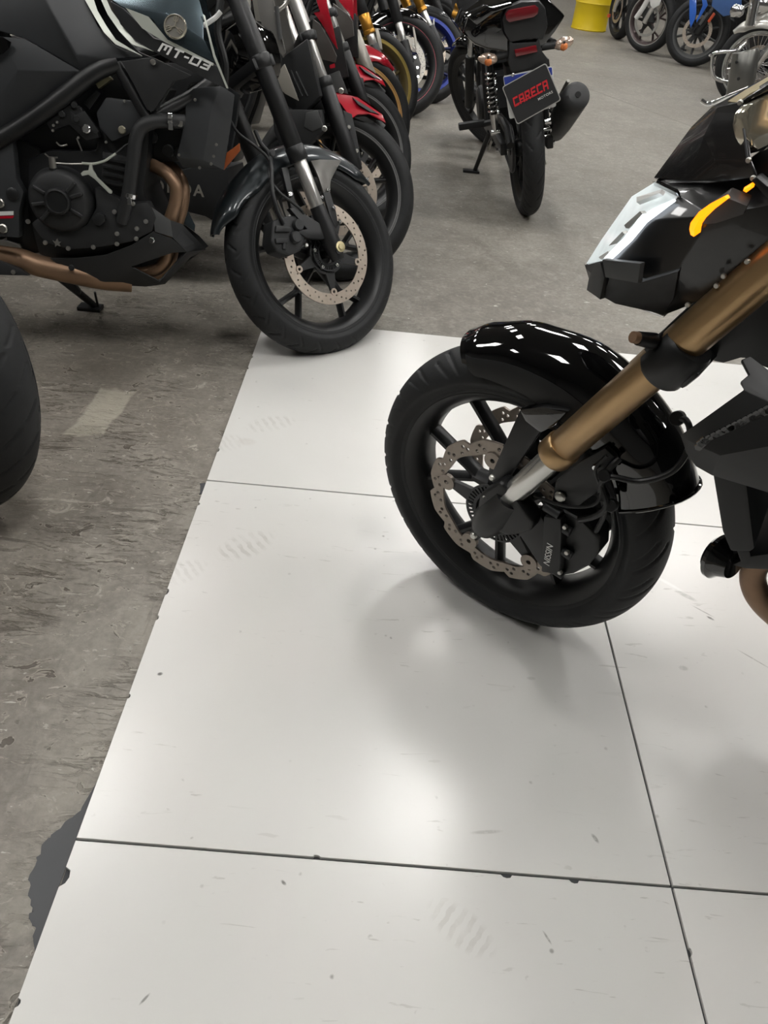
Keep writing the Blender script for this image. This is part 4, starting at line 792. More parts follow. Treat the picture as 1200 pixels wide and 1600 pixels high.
# radiator with shroud
rs = facets('radiator_shroud', BM, MT, MTG, [(290, 150, -.12), (302, 138, -.13), (345, 134, -.12), (367, 148, -.10), (362, 190, -.10), (350, 266, -.09), (285, 262, -.12), (276, 246, -.14), (290, 185, -.14), (330, 170, -.135), (318, 250, -.13)], [(0, 1, 9, 8), (1, 2, 9), (2, 3, 9), (3, 4, 9), (9, 4, 5, 10), (8, 9, 10, 7), (7, 10, 6), (10, 5, 6)], .008, bevel=.002)
bolts(BM, rs, [(305, 156, -.14), (280, 242, -.142), (330, 256, -.13), (312, 262, -.128), (338, 226, -.125), (334, 244, -.125)], -.13, .004, STL, -1)
panel('radiator_core', BM, MT, BLK, [(318, 160), (352, 150), (345, 262), (300, 262)], -.09, .10, .004)
panel('orange_reflector', BM, MT, mat('orange_reflector', (160, 84, 44), .35), [(352, 240), (374, 224), (375, 236), (350, 266), (342, 262)], -.06, -.04, .002)
# exhaust headers, belly pan, lower pipe, footrest, stand
pipe('exhaust_header', BM, MT, BRN, [(232, 256, -.06), (246, 262, -.08), (262, 272, -.10), (275, 292, -.11), (274, 318, -.11), (264, 350, -.11), (262, 380, -.11), (262, 395, -.11), (258, 408, -.11), (246, 420, -.105), (222, 427, -.10), (195, 425, -.09)], .0175, n=18, sm=5)
pipe('exhaust_header', BM, MT, BRN, [(250, 254, .0), (268, 262, -.02), (283, 282, -.04), (287, 300, -.05), (284, 325, -.06), (276, 352, -.06), (270, 390, -.05), (262, 415, -.04), (240, 430, -.03)], .0175, n=18, sm=5)
bp = facets('belly_pan', BM, MT, PLA, [(78, 404, -.15), (120, 404, -.155), (165, 399, -.16), (205, 384, -.165), (240, 362, -.165), (268, 372, -.16), (292, 394, -.14), (322, 390, -.03), (270, 395, -.145), (205, 417, -.15), (250, 440, -.13), (258, 444, -.10), (298, 402, -.04), (228, 448, -.11), (190, 446, -.12), (110, 428, -.14), (160, 440, -.14), (315, 383, -.06), (270, 370, -.16)], [(0, 1, 15), (1, 2, 16, 15), (2, 3, 9, 14, 16), (3, 4, 5, 8, 9), (9, 10, 13, 14), (5, 6, 8), (5, 17, 7, 6), (6, 7, 12), (10, 11, 13), (6, 12, 11, 10), ], .005, mirror=False, bevel=.001)
facets('belly_pan_half', BM, MT, PLA, [(75, 404, -.15), (165, 399, -.16), (240, 362, -.165), (292, 394, -.14), (322, 390, -.03), (258, 444, -.10), (190, 446, -.12), (110, 430, -.14)], [(0, 1, 2, 3, 4, 5, 6, 7)], .005, mirror='only')
facets('pan_fin', BM, bp, GRP, [(228, 317, -.155), (246, 330, -.158), (266, 344, -.158), (270, 371, -.162), (242, 362, -.167), (240, 340, -.162)], [(0, 1, 5), (1, 2, 3, 4, 5)], .005, mirror=False, bevel=.001)
facets('pan_fin', BM, bp, PLA, [(266, 344, -.156), (285, 350, -.14), (318, 385, -.06), (292, 394, -.142), (270, 371, -.16)], [(0, 1, 2, 3, 4)], .005, mirror=False, bevel=.001)
facets('pan_fin', BM, bp, GMB, [(278, 328, -.02), (288, 318, -.02), (305, 352, -.02), (304, 362, -.02), (282, 346, -.03)], [(0, 1, 2, 3, 4)], .006, mirror=False)
bolts(BM, bp, [(237, 375, -.17)], -.17, .0085, CHR, -1); bolts(BM, bp, [(112, 418, -.158)], -.16, .008, DKG, -1)
pipe('exhaust_pipe', BM, MT, BRN, [(205, 440, -.09), (160, 436, -.11), (110, 426, -.125), (60, 415, -.13), (30, 405, -.135), (-20, 398, -.14), (-60, 396, -.14)], .030, n=20, sm=4)
panel('heat_shield', BM, MT, PLA, [(-60, 402), (0, 408), (30, 420), (46, 431), (0, 430), (-60, 430)], -.178, -.16, .003); bolts(BM, MT, [(21, 425, -.179)], -.179, .006, STL, -1)
panel('heel_guard', BM, MT, STL, [(-40, 372), (10, 376), (30, 382), (34, 388), (18, 386), (-40, 378)], -.185, -.175, .002)
fpx = fpt(148, 478, .012); q = np.array(fpx)-BM.o; loc_ = (float(q @ BM.fw), float(q @ BM.lf), float(q @ BM.up)); top = BM.at(92, 432, .10)
ss = add('side_stand', MB().tube([top, loc_], [.014, .011], 12).mesh(), BLK, MT, BM.M); add('stand_foot', MB().box((0, 0, 0), (.075, .045, .012)).mesh(.002, 1), BLK, ss, Matrix.Translation((fpx[0]-.015, fpx[1], .006)))
add('stand_peg', MB().tube([(loc_[0]+.01, loc_[1], loc_[2]), (loc_[0]+.01, loc_[1]-.02, loc_[2]+.05)], .004, 8).mesh(), BLK, ss, BM.M)
panel('stand_bracket', BM, MT, BLK, [(85, 432), (110, 435), (125, 455), (124, 462), (112, 455)], .10, .12, .003)
# headlight, bars and rear beyond the frame
rear_half(MT, BM, MTG, engine=False, tank=False, exhaust=False, frame=False)
add('headlight', loft([(.02, 0, .56, .02, .03), (0, 0, .56, .08, .07), (-.06, 0, .57, .10, .09), (-.12, 0, .58, .06, .05)]).mesh(ang=50), GLB, MT, FM.M)
add('handlebar', MB().tube(smooth([(-.22, -.30, .74), (-.16, -.18, .77), (-.13, 0, .77), (-.16, .18, .77), (-.22, .30, .74)], 4), .011, 12).mesh(), BLK, MT, FM.M)
pipe('pale_bracket', BM, MT, WHT, [(318, 40, -.06), (336, 28, -.05), (345, 18, -.05)], .006, n=10); pipe('wiring', BM, MT, BLK, [(350, 140, -.05), (352, 100, -.05), (340, 50, -.04), (345, 0, -.03)], .010, n=10)
# ---------------------------------------------------------------- the row of motorcycles behind, the one at the left edge
def line_xz(fr, y, a, b):
    p, q = fr.at(*a, y), fr.at(*b, y); return lambda t: (p[0]+(q[0]-p[0])*t, p[2]+(q[2]-p[2])*t)
def front_end(parent, fr, a, b, segs, y=-.10, clamp=None):
    """both fork legs; a, b photo points of the near leg's axis, segs (name, t0, t1, radius, material)"""
    L = line_xz(fr, y, a, b); leg('fork_leg', fr, parent, [(n, L(t0), L(t1), r, ma) for n, t0, t1, r, ma in segs], y)
    add('axle', MB().tube([(0, -.125, 0), (0, .125, 0)], .011, 12).mesh(), BLK, parent, fr.M); mb = MB()
    for t in (clamp or ()): x, z = L(t); mb.box((x, 0, z), (.06, .24, .028), Matrix.Rotation(-R_(12), 3, 'Y'))
    if clamp: add('triple_clamp', mb.mesh(.005, 2), BLK, parent, fr.M)
    x, z = L(clamp[-1] if clamp else 1.4); z = max(z, .66); x, z = (L(2.4) if not clamp else (x, z))
    add('handlebar', MB().tube(smooth([(x-.10, -.25, z+.03), (x-.04, -.15, z+.06), (x-.02, 0, z+.06), (x-.04, .15, z+.06), (x-.10, .25, z+.03)], 3), .011, 10).mesh(), BLK, parent, fr.M)
    add('headlight', loft([(x+.16, 0, z-.10, .02, .03), (x+.14, 0, z-.10, .07, .07), (x+.06, 0, z-.09, .09, .09), (x+.01, 0, z-.08, .05, .05)]).mesh(ang=50), PLA, parent, fr.M)
def mudguard(parent, fr, th0, th1, ma, rc=.322, re=.275, hw=.062, name='front_mudguard'):
    fp = keyf((0, (rc-.006, re+.02, hw*.55)), (.2, (rc, re, hw)), (.8, (rc, re, hw)), (1, (rc-.004, re+.02, hw*.6)))
    return add(name, fender_mesh(th0, th1, fp, 30, 15, .003), ma, parent, fr.M)
D1 = dict(y=-.072, ro=.140, ri=.108, n=5, lug=.009, r1=.055)
GRG = mat('warm_grey_plastic', (94, 92, 88), .5); SIL = mat('pale_silver_shroud', (170, 166, 156), .35, .3)
# bike with silver shroud next to the roadster
W1 = Fr(.21, 1.31, 15, 24, .297); B1 = Fr(.21, 1.31, 0, 11)
T = root('motorcycle', Matrix.Translation((.21, 1.31, 0)), 'red mudguard motorcycle with pale silver shroud, first behind the dark roadster', 'motorcycle', 'motorcycles in the left row')
wheel(T, W1, Rt=.297, hw=.056, rb=.230, tn=160, spk=('y', 5, .5, .12, .2), stripe=(mat('grey_rim_line', (104, 104, 104), .5), .226, .236), discs=[dict(D1, ma=DSC, holes=(18, 2))])
front_end(T, W1, (553, 262), (507, 133), [('fork_leg', -.05, 1.02, .028, BLK), ('dust_seal', .96, 1.08, .0305, BLK), ('stanchion', 1.0, 3.0, .0205, CHS), ('clamp_ring', 1.50, 1.60, .030, BLK)], clamp=(1.55, 2.8))
mudguard(T, W1, 52, 150, PLA, .316, .262)
def red_cap(parent, fr, top):   # two-tone red cap with an air slot over the mudguard
    for sg in (-1, 1):
        P = []
        for (th, r, y) in ((93, .339, .044), (76, .331, .052), (58, .318, .052), (53, .302, .055), (66, .289, .070), (74, .270, .075), (78, .250, .075), (86, .290, .071)):
            P.append((r*math.cos(R_(th)), sg*y, r*math.sin(R_(th))))
        me = MB(); n = len(P); me.add(P+[(x, y-sg*.012, z) for x, y, z in P], [tuple(range(n)), tuple(range(2*n-1, n-1, -1))]+[(i, (i+1) % n, n+(i+1) % n, n+i) for i in range(n)])
        o = add('mudguard_cap', me.mesh(.003, 2), top, parent, fr.M)
        Q = [(r*math.cos(R_(th)), sg*y, r*math.sin(R_(th))) for (th, r, y) in ((79, .322, .0605), (60, .309, .0615), (66, .298, .0685), (75, .304, .0705))]
        add('air_slot', MB().add(Q+[(x, y-sg*.01, z) for x, y, z in Q], [(0, 1, 2, 3), (7, 6, 5, 4), (0, 4, 5, 1), (1, 5, 6, 2), (2, 6, 7, 3), (3, 7, 4, 0)]).mesh(), BLK, o, fr.M)
    me = MB().grid(lambda u, v: (lambda r, a, y: (r*math.cos(a), y, r*math.sin(a)))(.333-.016*max(0, (u-.45)/.55), R_(93-36*u), -.051+.102*v), 12, 6); add('mudguard_top', me.mesh(), top, parent, fr.M)
red_cap(T, W1, RED)
panel('mudguard_stay', W1, T, PLA, [(536, 172), (550, 178), (556, 205), (562, 236), (566, 258), (556, 254), (546, 215)], -.105, -.09, .003); bolts(W1, T, [(545, 199), (557, 236)], -.106, .007, BOLT, -1)
facets('side_shroud', B1, T, SIL, [(424, 128, -.14), (444, 100, -.15), (452, 118, -.15), (467, 158, -.13), (446, 147, -.14)], [(0, 1, 2, 4), (2, 3, 4)], .01, bevel=.002)
facets('side_shroud', B1, T, GRG, [(398, -30, -.12), (420, -30, -.13), (436, 40, -.15), (446, 82, -.15), (442, 90, -.15), (428, 70, -.15), (412, 52, -.14), (404, 20, -.13)], [tuple(range(8))], .01, bevel=.002)
facets('tank_cover', B1, T, mat('beige_grey_cover', (150, 148, 140), .45), [(374, -40, -.1), (392, -40, -.1), (391, 22, -.12), (380, 20, -.12)], [(0, 1, 2, 3)], .01)
pipe('cowl_strut', B1, T, SIL, [(338, 52, .05), (350, 35, .05), (342, 20, .05)], .009, n=10); pipe('cowl_strut', B1, T, STL, [(430, 20, -.15), (448, 5, -.15), (452, -20, -.14)], .006, n=10); pipe('cowl_strut', B1, T, GRP, [(432, 10, -.16), (438, 62, -.16)], .007, n=10)
for k in range(3): pipe('radiator_guard', B1, T, DKG, [(446+k*8, 108+k*2, -.10), (464+k*8, 150, -.10)], .004, n=8)
panel('radiator', B1, T, BLK, [(440, 90), (480, 60), (500, 150), (470, 180), (440, 160)], -.10, .10, .005)
panel('lower_fairing', B1, T, PLA, [(425, 170), (500, 172), (505, 205), (470, 240), (440, 235), (428, 205)], -.11, .11, .006); panel('fairing_plate', B1, T, GRP, [(478, 176), (496, 172), (505, 198), (488, 206), (475, 198)], -.115, -.10, .003); bolts(B1, T, [(507, 201, -.12), (533, 142, -.12)], -.12, .009, BOLT, -1)
bl = panel('belly_pan', B1, T, PLA, [(225, 276), (300, 262), (355, 262), (362, 336), (374, 344), (345, 352), (320, 338), (232, 316)], -.15, .15, .005)
a, b = Vector(B1.at(232, 289, -.151)), Vector(B1.at(303, 298, -.151)); d = (b-a).normalized(); n_ = Vector((0, -1, 0)); up_ = n_.cross(d); c = (a+b)/2
add('lettering', text_mesh('HONDA', .052, .001, 0, 1.25, .001), SIL, bl, B1.M @ Matrix(((d.x, -n_.x, up_.x, c.x), (d.y, -n_.y, up_.y, c.y), (d.z, -n_.z, up_.z, c.z), (0, 0, 0, 1))), 'grey maker lettering on the belly pan')
pipe('brake_hose', W1, T, BLK, [(490, 140, -.09), (470, 160, -.09), (472, 185, -.09), (485, 210, -.09), (520, 240, -.10)], .004, n=8, sm=4)
rear_half(T, B1, GRG); side_stand(T, B1)
# second red one
W2 = Fr(.25, 1.92, 32, 23, .297); B2 = Fr(.25, 1.92, 2, 11)
T = root('motorcycle', Matrix.Translation((.25, 1.92, 0)), 'motorcycle with red mudguard and red tank shroud, second behind the dark roadster', 'motorcycle', 'motorcycles in the left row')
wheel(T, W2, Rt=.297, hw=.056, rb=.230, tn=120, spk=('y', 5, .9, .12, .2), stripe=(mat('grey_rim_line', (104, 104, 104), .5), .226, .236), discs=[dict(D1, ma=DSC, holes=(18, 2))])
front_end(T, W2, (568, 165), (535, 78), [('fork_leg', -.3, 1.02, .028, BLK), ('dust_seal', .95, 1.1, .0305, BLK), ('stanchion', 1.0, 3.3, .0205, CHS), ('clamp_ring', 1.55, 1.68, .030, BLK)], clamp=(1.6, 3.1))
mudguard(T, W2, 50, 150, PLA, .316, .262); red_cap(T, W2, RED)
panel('mudguard_stay', W2, T, PLA, [(556, 118), (568, 122), (572, 150), (574, 165), (564, 160)], -.105, -.09, .003); bolts(W2, T, [(565, 144)], -.106, .008, BOLT, -1)
facets('tank_shroud', B2, T, RED, [(484, -30, -.14), (506, -30, -.15), (512, 10, -.16), (521, 45, -.16), (528, 78, -.15), (518, 64, -.155), (502, 36, -.16), (490, 20, -.16), (500, 18, -.165)], [(0, 1, 2, 8), (8, 2, 3, 6), (3, 4, 5, 6), (8, 6, 7)], .01, bevel=.002)
facets('radiator_shroud', B2, T, GRG, [(489, 30, -.15), (500, 38, -.155), (516, 66, -.15), (526, 88, -.14), (524, 98, -.13), (500, 92, -.14), (486, 60, -.14)], [tuple(range(7))], .01, bevel=.002)
panel('radiator', B2, T, BLK, [(485, 60), (530, 40), (545, 120), (500, 130)], -.10, .10, .005)
panel('engine_cover', B2, T, GRP, [(510, 118), (530, 110), (545, 150), (520, 160)], -.12, -.08, .004); bolts(B2, T, [(533, 142)], -.13, .009, BOLT, -1); facets('red_clip', B2, T, RED, [(515, 102, -.13), (523, 99, -.13), (524, 106, -.13), (516, 107, -.13)], [(0, 1, 2, 3)], .01)
rear_half(T, B2, RED); side_stand(T, B2)
# third: red with yellow rim line
W3 = Fr(.211, 2.55, 25, 22, .297); B3 = Fr(.211, 2.55, 0, 11)
T = root('motorcycle', Matrix.Translation((.211, 2.55, 0)), 'red motorcycle with pale grey forks and tan rim line, third behind the dark roadster', 'motorcycle', 'motorcycles in the left row')
wheel(T, W3, Rt=.297, hw=.056, rb=.230, tn=120, spk=('y', 5, .4, .12, .2), stripe=(mat('tan_rim_line', (196, 152, 92), .4, .3), .222, .238), discs=[D1])
front_end(T, W3, (570, 100), (553, 55), [('fork_leg', -1.1, 1.1, .033, SIL), ('stanchion', 1.0, 4.0, .024, CHS)], clamp=(3.2,))
fp = keyf((0, (.316, .295, .03)), (.25, (.328, .270, .062)), (.6, (.332, .235, .066)), (1, (.33, .27, .05))); add('front_mudguard', fender_mesh(44, 105, fp, 26, 15, .004), RED, T, W3.M)
facets('tank_shroud', B3, T, RED, [(524, -20, -.14), (552, -20, -.14), (553, 10, -.15), (552, 32, -.15), (545, 20, -.15), (530, 2, -.15)], [tuple(range(6))], .01, bevel=.002); facets('radiator_shroud', B3, T, GRG, [(520, 5, -.13), (545, 24, -.14), (551, 34, -.14), (553, 56, -.13), (535, 64, -.12), (522, 40, -.12)], [tuple(range(6))], .01, bevel=.002)
panel('radiator', B3, T, BLK, [(515, 40), (556, 20), (560, 90), (525, 80)], -.09, .10, .005)
rear_half(T, B3, RED); side_stand(T, B3)
# fourth: gold fork and gold wheel
W4 = Fr(.246, 3.37, 25, 22, .297); B4 = Fr(.246, 3.37, 0, 11)
T = root('motorcycle', Matrix.Translation((.246, 3.37, 0)), 'motorcycle with gold forks and matt gold front wheel, fourth behind the dark roadster', 'motorcycle', 'motorcycles in the left row')
GRM = mat('matt_gold_rim', (168, 146, 78), .4, .6)
wheel(T, W4, Rt=.300, hw=.058, rb=.232, tn=120, spk=('y', 5, .2, .12, .2), rim=mat('dull_gold_rim', (104, 92, 60), .45, .5), stripe=(GRM, .222, .240), discs=[dict(D1, ma=DSD)])
front_end(T, W4, (584, 72), (577, 50), [('fork_leg', .95, 2.25, .031, GOLB), ('fork_top', 2.2, 5, .030, BLK), ('gold_collar', .85, 1.15, .034, GOLB), ('stanchion', .0, 1.0, .023, CHS), ('fork_bottom', -2.3, .1, .03, BLK)], clamp=(3.6,))
fp = keyf((0, (.312, .300, .02)), (.3, (.318, .28, .058)), (1, (.32, .27, .06))); add('front_mudguard', fender_mesh(58, 120, fp, 24, 15, .004), GLB, T, W4.M); panel('fork_guard', W4, T, SIL, [(586, 44), (591, 44), (596, 62), (598, 78), (593, 76)], -.12, -.10, .003)
rear_half(T, B4, GLB); side_stand(T, B4)
# fifth: large drilled disc and thin pink rim line
W5 = Fr(.378, 4.12, 15, 22, .297); B5 = Fr(.378, 4.12, -4, 11)
T = root('motorcycle', Matrix.Translation((.378, 4.12, 0)), 'black motorcycle with silver disc and thin pink rim line, fifth behind the dark roadster', 'motorcycle', 'motorcycles in the left row')
wheel(T, W5, Rt=.306, hw=.06, rb=.232, tn=120, spk=('y', 5, .2, .12, .2), stripe=(mat('pink_rim_line', (190, 92, 104), .4), .232, .2375), discs=[dict(D1, ro=.158, ri=.120, ma=mat('bright_disc_steel', (196, 192, 184), .4, .6), holes=(26, 3))])
front_end(T, W5, (630, 64), (622, 34), [('fork_leg', .95, 4.5, .032, BLK), ('stanchion', -.1, 1.0, .023, CHS), ('fork_bottom', -1.2, .0, .034, BLK)], clamp=(3.6,))
fp = keyf((0, (.318, .300, .03)), (.3, (.328, .27, .062)), (1, (.328, .262, .062))); add('front_mudguard', fender_mesh(55, 130, fp, 24, 15, .004), GLB, T, W5.M)
cb_ = panel('brake_caliper', W5, T, GRP, [(642, 88), (652, 84), (658, 100), (656, 120), (646, 118)], -.11, -.06, .005); bolts(W5, cb_, [(648, 90), (652, 106), (653, 120)], -.112, .010, CHR, -1)
panel('fork_guard', W5, T, SIL, [(645, 42), (647, 42), (652, 66), (650, 78)], -.12, -.11, .001); bolts(W5, T, [(638, 42), (646, 70)], -.125, .006, BOLT, -1)
rear_half(T, B5, GLB); side_stand(T, B5)
# sixth: blue wheel
W6 = Fr(.545, 4.62, 15, 26, .297); B6 = Fr(.545, 4.62, -4, 11)
T = root('motorcycle', Matrix.Translation((.545, 4.62, 0)), 'dark motorcycle with bright blue front rim, sixth behind the dark roadster', 'motorcycle', 'motorcycles in the left row')
wheel(T, W6, Rt=.306, hw=.06, rb=.238, tn=120, spk=('y', 5, .5, .12, .2), rim=mat('deep_blue_rim', (24, 34, 92), .4), stripe=(BLR, .222, .242), discs=[dict(D1, ma=SLV)])
front_end(T, W6, (662, 20), (653, 0), [('fork_leg', .2, 6.5, .031, GOLB), ('gold_collar', .1, .4, .034, GOLB), ('stanchion', -1.2, .3, .023, CHS), ('fork_bottom', -3.2, -1.1, .032, BLK)], clamp=(5.0,))
fp = keyf((0, (.312, .300, .03)), (.3, (.322, .27, .062)), (1, (.326, .262, .062))); add('front_mudguard', fender_mesh(44, 120, fp, 24, 15, .004), mat('gloss_graphite', (44, 46, 48), .2, coat=.8), T, W6.M); panel('fork_guard', W6, T, SLV, [(677, 30), (679, 28), (679, 48), (677, 50)], -.11, -.10, .001)
rear_half(T, B6, GLB); side_stand(T, B6)
# seventh, at the top edge
W7 = Fr(.62, 5.55, 20, 24, .30); B7 = Fr(.62, 5.55, -4, 11)
T = root('motorcycle', Matrix.Translation((.62, 5.55, 0)), 'dark motorcycle at the top edge, only its lower tyre showing behind the blue wheel', 'motorcycle', 'motorcycles in the left row')
wheel(T, W7, Rt=.31, hw=.065, rb=.236, tn=96, spk=('y', 5, .5, .12, .2), discs=[D1]); front_end(T, W7, (688, 20), (680, 0), [('fork_leg', -2, 5, .03, BLK), ('stanchion', 4.9, 7, .022, CHR)], clamp=(5.6,)); mudguard(T, W7, 50, 140, PLA, .335, .28); rear_half(T, B7, GLB); side_stand(T, B7)
# motorcycle at the left edge: only its front tyre reaches into the picture
WL = Fr(-.565, -.15, -30, 9, .305); BL = Fr(-.57, -.15, 2, 10)
T = root('motorcycle', Matrix.Translation((-.57, -.15, 0)), 'motorcycle at the left edge, only its wide black tyre in view on the concrete', 'motorcycle')
wheel(T, WL, Rt=.305, hw=.068, rb=.236, tn=760, ns=50, groove='wide', spk=('y', 5, .5, .12, .2), discs=[D1])
leg('fork_leg', WL, T, [('fork_leg', (0, -.02), (-.10, .28), .028, BLK), ('stanchion', (-.10, .27), (-.26, .70), .0205, CHR)], .11); add('axle', MB().tube([(0, -.13, 0), (0, .13, 0)], .011, 12).mesh(), BLK, T, WL.M)
tl = MB()
for z in (.45, .68): tl.box((-.10-.38*(z-.27), 0, z), (.07, .25, .03), Matrix.Rotation(-R_(20), 3, 'Y'))
add('triple_clamp', tl.mesh(.005, 2), BLK, T, WL.M); add('steering_head', MB().tube([(-.20, 0, .44), (-.30, 0, .70)], .03, 16).mesh(), BLK, T, WL.M)
mudguard(T, WL, 70, 160, PLA, .335, .29, .075); rear_half(T, BL, GLB); side_stand(T, BL)
add('handlebar', MB().tube(smooth([(-.36, -.34, .72), (-.30, -.2, .76), (-.28, 0, .76), (-.30, .2, .76), (-.36, .34, .72)], 3), .011, 10).mesh(), BLK, T, WL.M); add('headlight', loft([(-.12, 0, .58, .02, .03), (-.13, 0, .58, .08, .08), (-.22, 0, .6, .09, .09), (-.28, 0, .6, .05, .05)]).mesh(ang=50), PLA, T, WL.M)
# ---------------------------------------------------------------- commuter motorcycle seen from behind, carrying the dealer's board
CG = Fr(1.04, 2.37, 93, 12.5)
def atx(fr, u, v, x):
    d = np.array([(u-600)/FPX, (v-800)/FPX, 1]) @ CR; t = ((fr.o-CAMP) @ fr.fw+x)/(d @ fr.fw); X = CAMP+d*t-fr.o; return (float(X @ fr.fw), float(X @ fr.lf), float(X @ fr.up))
def xpanel(name, fr, parent, ma, pts, x0, x1, bevel=.004, k=1.0, label=None):   # outline on a plane across the bike, as deep as x1
    P = [atx(fr, u, v, x0) for u, v in pts]; cy = sum(p[1] for p in P)/len(P); cz = sum(p[2] for p in P)/len(P); n = len(P)
    v = [(x0, p[1], p[2]) for p in P]+[(x1, cy+(p[1]-cy)*k, cz+(p[2]-cz)*k) for p in P]
    return add(name, MB().add(v, [tuple(range(n)), tuple(range(2*n-1, n-1, -1))]+[(i, (i+1) % n, n+(i+1) % n, n+i) for i in range(n)]).mesh(bevel, 2), ma, parent, fr.M, label)
T = root('motorcycle', Matrix.Translation((1.04, 2.37, 0)), 'black commuter motorcycle seen from behind with a tilted dealer board over its rear tyre', 'motorcycle')
RW = Fr(1.04, 2.37, 93, 12.5, .300); RW.o = RW.o; 
W = wheel(T, RW, 'rear_wheel', Rt=.300, hw=.048, rb=.232, rw=.036, tn=500, ns=40, groove='rear', spk=('y', 6, .2, .10, .2))
FW = Fr(.955, 3.66, 124, 24, .30); wheel(T, FW, 'front_wheel', Rt=.297, hw=.046, rb=.240, rw=.034, tn=120, spk=('y', 6, .5, .11, .2), discs=[dict(D1, y=-.06)])
leg('fork_leg', FW, T, [('fork_leg', (0, -.02), (-.10, .28), .026, BLK), ('stanchion', (-.10, .27), (-.26, .70), .0175, CHR)], .10); add('axle', MB().tube([(0, -.12, 0), (0, .12, 0)], .01, 12).mesh(), BLK, T, FW.M); mudguard(T, FW, 55, 150, GLB, .325, .285, .056)
# tail
tail = xpanel('tail_cowl', CG, T, GLB, [(722, 52), (731, 26), (760, 12), (792, 1), (826, -6), (856, -2), (884, 25), (868, 50), (848, 74), (842, 82), (800, 84), (762, 78), (742, 70)], -.22, .25, .012, 1.05)
sd = mat('tail_plastic', (34, 35, 36), .4)
xpanel('tail_centre', CG, T, sd, [(785, 30), (792, 12), (815, 3), (842, 2), (852, 14), (856, 40), (848, 62), (830, 60), (798, 66), (788, 50)], -.245, -.2, .006, 1.1)
xpanel('tail_lamp', CG, T, mat('red_lens', (112, 22, 30), .25, coat=.5), [(790, 22), (795, 16), (836, 8), (842, 13), (840, 22), (834, 27), (796, 35), (791, 31)], -.258, -.235, .003)
xpanel('tail_lip', CG, T, GLB, [(730, 26), (760, 11), (770, 12), (800, 4), (800, 10), (772, 20), (745, 40)], -.25, -.15, .004)
lb = xpanel('plate_bracket', CG, T, PLA, [(796, 64), (802, 68), (838, 66), (842, 58), (847, 80), (856, 92), (852, 108), (800, 115), (795, 98)], -.25, -.20, .004)
xpanel('reflector', CG, lb, mat('dark_red_reflector', (120, 16, 26), .25, coat=.5), [(804, 78), (838, 71), (840, 81), (806, 89)], -.262, -.245, .002)
xpanel('bracket_stem', CG, T, PLA, [(790, 104), (858, 92), (862, 125), (794, 140)], -.20, -.10, .004)
for (u, v, u2, v2) in ((762, 92, 800, 84), (880, 68, 846, 74)):
    p = Vector(atx(CG, u, v, -.22)); q = Vector(atx(CG, u2, v2, -.21)); s_ = 1 if u < 800 else -1
    st_ = add('signal_stem', MB().tube([p.lerp(q, .35), q], [.014, .013], 12).mesh(), PLA, T, CG.M)
    mb = MB(); mb.lathe([(-.042, 0), (-.038, .014), (-.024, .024), (0, .028), (.022, .022), (.036, .010), (.042, 0)], 22, closed=False); 
    LM = CG.M @ Matrix.Translation(p) @ Matrix.Rotation(R_(10)*s_, 4, 'X') @ Matrix.Diagonal((.8, 1, .82, 1)); o = add('turn_signal', mb.mesh(ang=60), mat('clear_signal_lens', (214, 190, 172), .12, .45, coat=1, var=.3, scale=25), st_, LM)
    add('signal_bulb', MB().lathe([(-.016, 0), (-.012, .012), (0, .0165), (.012, .012), (.016, 0)], 16, closed=False).mesh(ang=60), AMB, o, CG.M @ Matrix.Translation(p+Vector((-.0135, 0, -.008))))
    add('signal_cap', MB().lathe([(-.004, 0), (-.004, .005), (.004, .005), (.004, 0)], 10, closed=False).mesh(), BLK, o, CG.M @ Matrix.Translation(p+Vector((-.022, 0, .008))))
# plates
def board(name, corners, x, th, ma, parent, rad=.012, inset=0, M=None):
    P = [Vector(atx(CG, u, v, x)) for u, v in corners]; c = sum(P, Vector())/4; out = []
    for i in range(4):
        a, b, d = P[i], P[(i+1) % 4], P[(i-1) % 4]; e1 = (b-a).normalized(); e2 = (d-a).normalized(); a2 = a+e1*inset+e2*inset
        for k in range(5): t = k/4*PI/2; out.append(a2+e2*rad*(1-math.sin(t))+e1*rad*(1-math.cos(t)))
    n = len(out); nx = (P[1]-P[0]).cross(P[2]-P[0]).normalized(); nx = nx if nx.x < 0 else -nx
    return add(name, MB().add([p+nx*th for p in out]+out, [tuple(range(n)), tuple(range(2*n-1, n-1, -1))]+[(i, (i+1) % n, n+(i+1) % n, n+i) for i in range(n)]).mesh(), ma, parent, CG.M), P, nx
lp, P, nx = board('licence_plate', [(786, 119), (863, 103), (869, 166), (796, 186)], -.262, .002, WHT, T, .008)
board('plate_blue_band', [(787, 121), (862, 105), (863, 117), (789, 133)], -.264, .0012, BLR, lp, .004); bolts(CG, lp, [], 0)
add('plate_bolt', MB().tube([Vector(atx(CG, 801, 117, -.264)), Vector(atx(CG, 801, 117, -.264))+Vector((-.006, 0, 0))], .007, 12).mesh(.001, 1), CHR, lp, CG.M)
bd, P, nx = board('dealer_board', [(784, 136), (853, 98), (877, 156), (808, 195)], -.270, .003, mat('board_edge', (190, 190, 186), .4), T, .010)
board('board_face', [(784, 136), (853, 98), (877, 156), (808, 195)], -.2733, .001, mat('board_black', (44, 45, 47), .55), bd, .008, .0035)
ex = (P[1]-P[0]).normalized(); nz = nx; ez_ = nz.cross(ex).normalized(); ez_ = ez_ if ez_.z > 0 else -ez_
